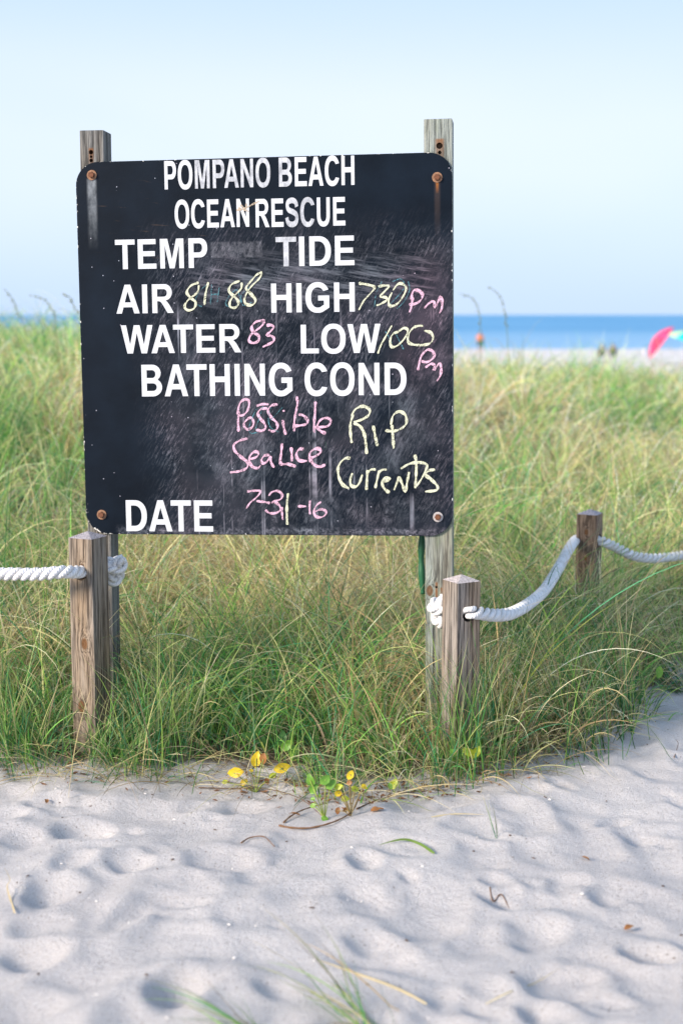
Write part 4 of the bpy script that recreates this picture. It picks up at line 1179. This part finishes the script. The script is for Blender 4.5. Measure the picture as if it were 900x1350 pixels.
# ------------------------------------------------------------------ beach vine and loose leaves
def leaf_shader(name, col, col2):
    m_, N, b, out = material(name)
    oc = N.n('ShaderNodeTexCoord').outputs['Object']
    sp_ = N.n('ShaderNodeSeparateXYZ', {0: oc})
    nz = N.noise(oc, 70.0, 4.0, 0.6)
    c = N.mix(N.mapr(nz, 0.4, 0.68), col, col2)
    vein = N.mapr(N.m('ABSOLUTE', sp_.outputs[0]), 0.0, 0.0009, 0.35, 0.0)
    c = N.mix(vein, c, tuple(min(1, a * 1.5) for a in col))
    N.put(b.inputs['Base Color'], c); b.inputs['Roughness'].default_value = 0.45
    tr = N.n('ShaderNodeBsdfTranslucent', {'Color': c})
    mx = N.n('ShaderNodeMixShader', {0: 0.3, 1: b.outputs[0], 2: tr.outputs[0]})
    N.t.links.new(mx.outputs[0], out.inputs['Surface'])
    N.put(b.inputs['Normal'], N.bump(nz, 0.3, 0.002))
    return m_
L_YEL = leaf_shader('yellow_leaf', (0.78, 0.58, 0.02), (0.62, 0.42, 0.03))
L_YG = leaf_shader('yellow_green_leaf', (0.50, 0.55, 0.04), (0.30, 0.42, 0.04))
L_GRN = leaf_shader('green_leaf', (0.17, 0.36, 0.04), (0.10, 0.26, 0.035))
L_DRK = leaf_shader('dark_green_leaf', (0.05, 0.15, 0.03), (0.08, 0.20, 0.04))
L_BRN = leaf_shader('brown_leaf', (0.27, 0.11, 0.035), (0.40, 0.21, 0.07))
def leaf_me(L, W, fold=0.35, curl=0.5, heart=0.0, nu=8):
    Vs = []; Fs = []
    for i in range(nu + 1):
        s = i / nu
        wdt = W / 2 * (math.sin(math.pi * min(1, s ** 0.8)) ** 0.75 if 0 < s < 1 else 0.02)
        yb = s * L; z = -curl * L * s * s * 0.5
        back = heart * L * (1 - s) ** 4
        for j in (-1, -0.5, 0, 0.5, 1):
            Vs.append((j * wdt * random.uniform(.93, 1.04), yb - back * abs(j), z + fold * abs(j) * wdt + math.sin(s * 9 + j * 2) * .035 * L * abs(j) + random.uniform(-.03, .03) * L * abs(j)))
    for i in range(nu):
        for j in range(4):
            a = i * 5 + j; Fs.append((a, a + 1, a + 6, a + 5))
    return mesh('leaf', Vs, Fs, True)
stem_m = simple('vine_stem', (0.22, 0.17, 0.08), 0.8, 0.2)
stem_g = simple('green_stem', (0.26, 0.33, 0.08), 0.7, 0.2)
def plant(name, label, basep, leaves, cat, stem_mat=None, forks=True, group=None):
    """leaves: (px, py, size m, material, roll deg, heart)"""
    Yb = basep.y
    root = empty(name, basep, label, cat, group)
    for (px, py, sz, mt, ang, heart) in leaves:
        c_ = at(px, py, Yb + random.uniform(-0.02, 0.02)); gz = GH(c_.x, c_.y)
        c_.z = max(c_.z, gz + 0.006)
        d = c_ - basep
        if d.length > 0.012 and stem_mat is not None:
            mid = basep + d * 0.5 + Vector((0, 0.0, 0.006))
            Pq, _ = resample(catmull([basep, mid, c_], 6), 0.008)
            Vt, Ft, UV = tube([p - basep for p in Pq], 0.0016, 5)
            link('stem', mesh('stem', Vt, Ft, True), stem_mat, root)
        me = leaf_me(sz, sz * 0.72, random.uniform(.15, .45), random.uniform(.1, .6), heart)
        o = link('leaf', me, mt, root)
        # the leaf faces the viewer, its tip pointing at angle ang in the upright plane
        a = R(ang)
        tipd = Vector((math.cos(a), random.uniform(-.35, .35), math.sin(a))).normalized()
        nrm = Vector((random.uniform(-.4, .4), -1, random.uniform(0.2, .7)))
        nrm = (nrm - tipd * nrm.dot(tipd)).normalized()
        xd = tipd.cross(nrm).normalized()
        M = Matrix((xd, tipd, nrm)).transposed().to_4x4()
        M.translation = d - tipd * sz * 0.5
        o.matrix_local = M
    return root
plant('beach_vine', 'seedling with small green leaves and yellowing lower leaves at the grass edge', g(428, 1080), [
    (409, 1029, 0.036, L_GRN, 110, 0), (413, 1040, 0.034, L_GRN, 60, 0), (429, 1028, 0.036, L_GRN, 40, 0), (436, 1034, 0.036, L_GRN, 45, 0), (412, 1053, 0.016, L_GRN, 180, 0), (412, 1062, 0.020, L_GRN, 200, 0),
    (421, 1049, 0.012, L_GRN, 100, 0), (428, 1079, 0.022, L_GRN, 350, 0)], 'vine', stem_g)
plant('beach_vine', 'yellow and brown leaved vine sprig right of the green seedling', g(462, 1076), [
    (462, 1021, 0.028, L_YEL, 60, 0.1), (447, 1037, 0.024, L_YG, 20, 0.1), (446, 1046, 0.024, L_YEL, 0, 0), (468, 1040, 0.026, L_YG, 350, 0), (480, 1037, 0.020, L_YEL, 330, 0),
    (445, 1069, 0.022, L_BRN, 250, 0), (455, 1068, 0.020, L_BRN, 280, 0), (460, 1032, 0.020, L_BRN, 200, 0), (455, 1053, 0.026, L_YG, 5, 0)], 'vine', stem_m)
plant('beach_vine', 'vine sprig with bright yellow leaves under the middle of the sign', g(337, 1030), [
    (338, 1000, 0.042, L_YEL, 80, 0.25), (347, 1001, 0.034, L_BRN, 260, 0.1), (373, 1012, 0.044, L_YEL, 15, 0.2), (308, 1019, 0.044, L_YEL, 190, 0.25), (321, 1032, 0.028, L_YEL, 220, 0.1), (331, 1016, 0.014, L_YEL, 170, 0), (352, 1030, 0.022, L_BRN, 300, 0), (296, 1031, 0.020, L_YG, 200, 0.1), (360, 1022, 0.024, L_YG, 30, 0.1)], 'vine', stem_g)
plant('beach_vine', 'dark green leaves deep in the grass above the yellow leaves', g(355, 1024) + Vector((0, 0.16, 0)), [
    (338, 967, 0.050, L_DRK, 120, 0.2), (345, 978, 0.044, L_DRK, 300, 0.2), (372, 972, 0.044, L_DRK, 80, 0.2), (379, 982, 0.042, L_GRN, 40, 0.2), (388, 990, 0.040, L_GRN, 80, 0.2), (406, 999, 0.034, L_GRN, 0, 0.2), (325, 970, 0.036, L_DRK, 160, 0.2)], 'vine', stem_g)
plant('beach_vine', 'single yellow green leaf standing at the grass edge right of the seedling', g(520, 1050), [(519, 1033, 0.034, L_YG, 60, 0.1), (514, 1036, 0.02, L_GRN, 110, 0.1)], 'vine', stem_g)
plant('beach_vine', 'pair of heart shaped yellow green leaves below the short right post', g(622, 1024), [(616, 991, 0.036, L_YG, 150, 0.3), (628, 990, 0.036, L_YG, 60, 0.3), (597, 992, 0.026, L_GRN, 120, 0.2)], 'vine', stem_g)
plant('beach_vine', 'dark green leaves half hidden in grass right of the middle', g(500, 1030) + Vector((0, 0.14, 0)), [(492, 972, 0.044, L_DRK, 70, 0.2), (497, 990, 0.040, L_DRK, 280, 0.2), (480, 985, 0.034, L_DRK, 150, 0.2)], 'vine', stem_g)
plant('beach_vine', 'low green leaves at the sand corner by the right tuft', g(838, 950) + Vector((0, 0.10, 0)), [(832, 905, 0.044, L_GRN, 60, 0.2), (843, 915, 0.044, L_DRK, 20, 0.2), (822, 898, 0.036, L_DRK, 110, 0.2), (868, 885, 0.040, L_GRN, 80, 0.2)], 'vine', stem_g)
def fl_leaf(px, py, sz, mt, label, ang, cat='dry leaf'):
    p = g(px, py, 0.004)
    o = link('dry_leaf', leaf_me(sz, sz * .5, .5, .4), mt); o.location = p; o.rotation_euler = (R(18), R(12), R(ang))
    tag(o, label, cat)
fl_leaf(488, 1072, 0.040, L_BRN, 'curled brown dry leaf on the sand right of the vine', -70)
fl_leaf(396, 1077, 0.034, L_BRN, 'thin reddish brown dry leaf lying inside the twig loop', 80)
fl_leaf(327, 1047, 0.030, L_BRN, 'brown dry leaf on sand below the bright yellow leaves', 100)
fl_leaf(776, 1136, 0.026, L_BRN, 'small red brown leaf alone on the sand at the right', 50)
fl_leaf(62, 1053, 0.026, L_BRN, 'small brown dry leaf on the sand at the left grass edge', 20)
fl_leaf(822, 1228, 0.030, L_BRN, 'dark narrow leaf on the sand near the right edge', -60)
twig_m = simple('brown_twig', (0.16, 0.09, 0.05), 0.85, 0.2, 0, 0.3, 60, 0.5, 200)
def twig(label, pts, r, cat='twig'):
    P, _ = resample(catmull(pts, 8), 0.006); P0 = P[0].copy()
    rad = [r * (1 - 0.5 * i / len(P)) * (1 + 0.15 * math.sin(i * 1.1)) for i in range(len(P))]
    Vt, Ft, UV = tube([p - P0 for p in P], rad, 6)
    o = link('twig', mesh('twig', Vt, Ft, True), twig_m); o.location = P0; tag(o, label, cat)
twig('thin brown vine runner looping on the sand under the seedling', [gp(368, 1090), gp(385, 1093), gp(410, 1094, 0.006), gp(440, 1087, 0.008), gp(462, 1076, 0.010), gp(472, 1062, 0.02), gp(474, 1050, 0.02)], 0.0030)
twig('dark dry stem forming the upper side of the loop on the sand', [gp(374, 1086), gp(384, 1079, 0.008), gp(402, 1071, 0.010), gp(430, 1064, 0.012)], 0.0028)
twig('dark half buried stick in the hollow of a footprint', [gp(645, 1172, -0.001), gp(650, 1180, 0.003), gp(660, 1190, 0.002), gp(672, 1199, -0.001)], 0.0018)
twig('trailing vine runner half hidden along the foot of the grass left of the seedling', [gp(262, 1040), gp(300, 1042, 0.006), gp(350, 1044, 0.01), gp(395, 1056, 0.008), gp(425, 1078)], 0.0016)
twig('trailing vine runner along the foot of the grass right of the seedling', [gp(470, 1068), gp(500, 1058, 0.01), gp(535, 1050, 0.012), gp(590, 1043)], 0.0024)
twig('thin dark curved stem lying on the sand left of the green blade', [gp(318, 1113), gp(330, 1107, 0.006), gp(348, 1107, 0.008), gp(362, 1118)], 0.0022)
twig('short brown twig lying on the sand at the far right', [gp(888, 1000), gp(893, 985, 0.01), at(891, 976, gp(893, 985).y)], 0.0015)

# scattered shell chips and plant crumbs
def scatter(name, label, n, xs, ys, size, mat, cat, flat=0.5, seed=1):
    r_ = random.Random(seed); Vs = []; Fs = []
    for i in range(n):
        y = r_.uniform(*ys); x = r_.uniform(-0.35 * y - .5, 0.35 * y + .5)
        if y > float(edge_y(x)) + 0.03: continue
        s = r_.uniform(*size) * (0.6 if r_.random() < .7 else 1.3); z = GH(x, y); o = len(Vs)
        ico = [(0, 0, -1), (1, 0, 0), (0.3, 0.9, 0), (-0.8, 0.5, 0), (-0.8, -0.5, 0), (0.3, -0.9, 0), (0, 0, 1)]
        a = r_.uniform(0, 6.28); el = r_.uniform(1.0, 2.4)
        for vx, vy, vz in ico:
            vx *= el * r_.uniform(.7, 1.2); vy *= r_.uniform(.7, 1.2)
            Vs.append((x + s * (vx * math.cos(a) - vy * math.sin(a)), y + s * (vx * math.sin(a) + vy * math.cos(a)), z + s * flat * (vz + 0.6)))
        for k in range(5):
            Fs.append((o, o + 1 + (k + 1) % 5, o + 1 + k)); Fs.append((o + 6, o + 1 + k, o + 1 + (k + 1) % 5))
    tag(link(name, mesh(name, Vs, Fs), mat), label, cat, kind='stuff')
scatter('shell_chips', 'tiny white shell chips scattered over the sand', 420, None, (2.3, 6.0), (0.0012, 0.0042), simple('shell', (0.72, 0.69, 0.66), 0.5), 'shells', 0.6, 3)
scatter('plant_crumbs', 'tiny dark brown plant crumbs scattered over the sand', 700, None, (2.3, 6.0), (0.0010, 0.0036), simple('crumb', (0.09, 0.055, 0.04), 0.9), 'debris', 0.5, 5)

# leaf litter and broken bits along the grass edge
r_ = random.Random(12); Vs = []; Fs = []
for i in range(420):
    x = r_.uniform(-1.6, 1.5) if i % 3 else r_.gauss(-0.02, 0.16); y = float(edge_y(x)) + r_.gauss(0.03, 0.07)
    z = GH(x, y) + 0.003; a = r_.uniform(0, 6.28); l = r_.uniform(0.004, 0.017); w_ = l * r_.uniform(0.2, 0.5); o = len(Vs); ca, sa = math.cos(a), math.sin(a)
    for px_, py_, pz_ in ((-l, 0, 0), (0, w_, r_.uniform(0, .006)), (l, 0, r_.uniform(0, .008)), (0, -w_, r_.uniform(0, .004)), (0, 0, -.001)):
        Vs.append((x + px_ * ca - py_ * sa, y + px_ * sa + py_ * ca, z + pz_))
    Fs += [(o, o + 1, o + 4), (o + 1, o + 2, o + 4), (o + 2, o + 3, o + 4), (o + 3, o, o + 4)]
tag(link('leaf_litter', mesh('leaf_litter', Vs, Fs), simple('litter', (0.20, 0.10, 0.05), 0.85, 0.2, 0, 0.6, 40)),
    'broken brown leaf litter strewn along the foot of the grass', 'litter', kind='stuff')

# ------------------------------------------------------------------ far beach: people and umbrellas
def skin_body(joints, edges, radii, sub=1):
    me = bpy.data.meshes.new('sk'); me.from_pydata([Vector(j) for j in joints], edges, [])
    o = bpy.data.objects.new('sk', me); COL.objects.link(o)
    md = o.modifiers.new('s', 'SKIN'); md.use_smooth_shade = True
    for i, r_ in enumerate(radii):
        sv = me.skin_vertices[0].data[i]; sv.radius = (r_, r_); sv.use_root = (i == 0)
    o.modifiers.new('b', 'SUBSURF').levels = sub
    out = bpy.data.meshes.new_from_object(o.evaluated_get(bpy.context.evaluated_depsgraph_get()))
    bpy.data.objects.remove(o)
    return out
skin_m = simple('skin', (0.50, 0.28, 0.18), 0.6); hair_m = simple('dark_hair', (0.03, 0.02, 0.015), 0.8)
def person(px, Y, label, shirt, shorts, seated=False, rz=0.0, group=None):
    x = (px - 450) / FPX * Y / 1.0 * (1 / (math.cos(PITCH)))
    x = at(px, 455, Y).x; z = GH(x, Y)
    root = empty('person', (x, Y, z), label, 'person', group, rz)
    if not seated:
        J = [(0, 0, .95), (0, 0, 1.15), (0, 0, 1.38), (0, 0, 1.50), (0, -.01, 1.60), (0, -.01, 1.68), (-.11, 0, .90), (-.13, .02, .50), (-.14, .08, .08), (-.15, -.06, .03), (.11, 0, .90), (.15, -.10, .50), (.14, -.04, .08), (.15, -.18, .03),
             (-.20, 0, 1.40), (-.26, .03, 1.12), (-.27, -.06, .88), (-.27, -.08, .78), (.20, 0, 1.40), (.26, .03, 1.12), (.27, -.06, .88), (.27, -.08, .78)]
    else:
        J = [(0, 0, .14), (0, .05, .36), (0, .04, .58), (0, 0.02, .70), (0, -.01, .80), (0, -.01, .88), (-.11, -.05, .14), (-.15, -.42, .42), (-.15, -.66, .08), (-.15, -.80, .04), (.11, -.05, .14), (.15, -.42, .42), (.15, -.66, .08), (.15, -.80, .04),
             (-.20, .04, .60), (-.27, -.06, .36), (-.18, -.30, .36), (-.15, -.38, .40), (.20, .04, .60), (.27, -.06, .36), (.18, -.30, .36), (.15, -.38, .40)]
    Eg = [(0, 1), (1, 2), (2, 3), (3, 4), (4, 5), (0, 6), (6, 7), (7, 8), (8, 9), (0, 10), (10, 11), (11, 12), (12, 13), (2, 14), (14, 15), (15, 16), (16, 17), (2, 18), (18, 19), (19, 20), (20, 21)]
    rad = [.15, .13, .15, .055, .095, .08, .09, .062, .042, .04, .09, .062, .042, .04, .06, .045, .035, .04, .06, .045, .035, .04]
    body = skin_body(J, Eg, rad)
    link('body', body, skin_m, root)
    sh = skin_body([J[0], J[1], J[2], J[14], J[15], J[18], J[19]], [(0, 1), (1, 2), (2, 3), (3, 4), (2, 5), (5, 6)], [.165, .15, .17, .08, .062, .08, .062])
    link('shirt', sh, shirt, root)
    hp = skin_body([J[0], J[6], J[7], J[10], J[11]], [(0, 1), (1, 2), (0, 3), (3, 4)], [.17, .115, .085, .115, .085])
    link('shorts', hp, shorts, root)
    bm = bmesh.new(); bmesh.ops.create_uvsphere(bm, u_segments=12, v_segments=8, radius=.105)
    for v in bm.verts:
        v.co = Vector((v.co.x * .92, v.co.y * 1.05 + .02, max(v.co.z, -.03))) + Vector(J[4]) + Vector((0, 0, .035))
    link('hair', bm_mesh('hair', bm, True), hair_m, root)
    return root
person(632.5, 112, 'distant person in orange top and dark shorts standing by the water', simple('orange_shirt', (0.85, 0.22, 0.08), 0.7), simple('dark_green_shorts', (0.02, 0.10, 0.07), 0.7), rz=0.3)
person(793, 104, 'distant person sitting on the beach, left of the two small dark figures', simple('dark_shirt', (0.05, 0.06, 0.09), 0.7), simple('dark_shorts', (0.04, 0.05, 0.06), 0.7), True, 3.2)
person(807.5, 104, 'distant person sitting on the beach, right of the two small dark figures', simple('olive_shirt', (0.09, 0.10, 0.05), 0.7), simple('navy_shorts', (0.03, 0.04, 0.09), 0.7), True, 3.0)

def umbrella(pos, label, cols, rad_, axis_, depth=0.42, pole=True, n=8):
    root = empty('beach_umbrella', pos, label, 'beach umbrella')
    q = Vector((0, 0, 1)).rotation_difference(Vector(axis_).normalized()).to_matrix()
    root.rotation_euler = q.to_euler()
    for k in range(n):
        Vs = []; Fs = []
        for i in range(6):
            s = i / 5; z = depth * rad_ * (1 - s * s) ; 
            for j in range(4):
                a = 2 * math.pi * (k + j / 3) / n; rr = rad_ * s * (1 - 0.05 * math.sin(math.pi * j / 3) * s)
                Vs.append((rr * math.cos(a), rr * math.sin(a), z - 0.02))
        for i in range(5):
            for j in range(3):
                a = i * 4 + j; Fs.append((a, a + 4, a + 5, a + 1))
        me = mesh('canopy_panel', Vs, Fs, True)
        o = link('canopy_panel', me, cols[k % len(cols)], root)
        sm = o.modifiers.new('s', 'SOLIDIFY'); sm.thickness = 0.006
    if pole:
        Vt, Ft, UV = tube([Vector((0, 0, depth * rad_ + .06)), Vector((0, 0, .2)), Vector((0, 0, -1.35))], 0.016, 8)
        link('pole', mesh('pole', Vt, Ft, True), simple('white_pole', (0.7, 0.7, 0.7), 0.4), root)
pk1 = simple('pink_cloth', (0.85, 0.05, 0.16), 0.7); pk2 = simple('red_cloth', (0.80, 0.04, 0.10), 0.7)
umbrella(at(871, 452, 84), 'tilted bright pink red beach umbrella seen edge on near the right edge', [pk1, pk2], 1.2, (-0.80, 0.15, 0.58), 0.45)
teal = simple('teal_cloth', (0.0, 0.50, 0.50), 0.7); lime = simple('lime_cloth', (0.45, 0.72, 0.35), 0.7); yel = simple('yellow_cloth', (0.80, 0.70, 0.20), 0.7)
umbrella(at(903, 448, 88), 'teal and pale green beach umbrella cut by the right edge of the photo', [teal, teal, lime, yel, lime, teal, teal, teal], 1.15, (0.30, -0.10, 0.95), 0.45)
# low white beach chair with a dark blue bag beside the umbrella
def tube_obj(name, pts, r, mat, parent):
    Vt, Ft, UV = tube([Vector(p) for p in pts], r, 6); return link(name, mesh(name, Vt, Ft, True), mat, parent)
cp = at(857, 460, 86); cz = GH(cp.x, 86)
ch = empty('beach_chair', (cp.x, 86, cz), 'low white beach chair at the foot of the pink umbrella', 'beach chair', None, 0.6)
whc = simple('white_cloth', (0.75, 0.76, 0.80), 0.7); frm = simple('chair_frame', (0.6, 0.6, 0.62), 0.4, 0.5, 0.5)
for nm, q0, q1 in (('seat', (-.28, -.30, .28), (.28, .25, .20)), ('backrest', (-.28, .25, .22), (.28, .50, .90))):
    Vs = []; Fs = []
    for i in range(5):
        s = i / 4; sag = -0.04 * math.sin(math.pi * s)
        y = q0[1] + (q1[1] - q0[1]) * s; z = q0[2] + (q1[2] - q0[2]) * s + sag
        Vs += [(q0[0], y, z), (q1[0], y, z)]
        if i: Fs.append((2 * i - 2, 2 * i - 1, 2 * i + 1, 2 * i))
    o = link(nm, mesh(nm, Vs, Fs, True), whc, ch); o.modifiers.new('s', 'SOLIDIFY').thickness = 0.01
for sx_ in (-.29, .29):
    tube_obj('frame_side', [(sx_, -.34, .30), (sx_, .25, .20), (sx_, .52, .93)], .013, frm, ch)
    tube_obj('armrest', [(sx_, -.25, .46), (sx_, .36, .48)], .018, frm, ch)
    tube_obj('leg', [(sx_, -.25, .46), (sx_, -.28, .0)], .013, frm, ch); tube_obj('leg', [(sx_, .36, .48), (sx_, .20, .0)], .013, frm, ch)
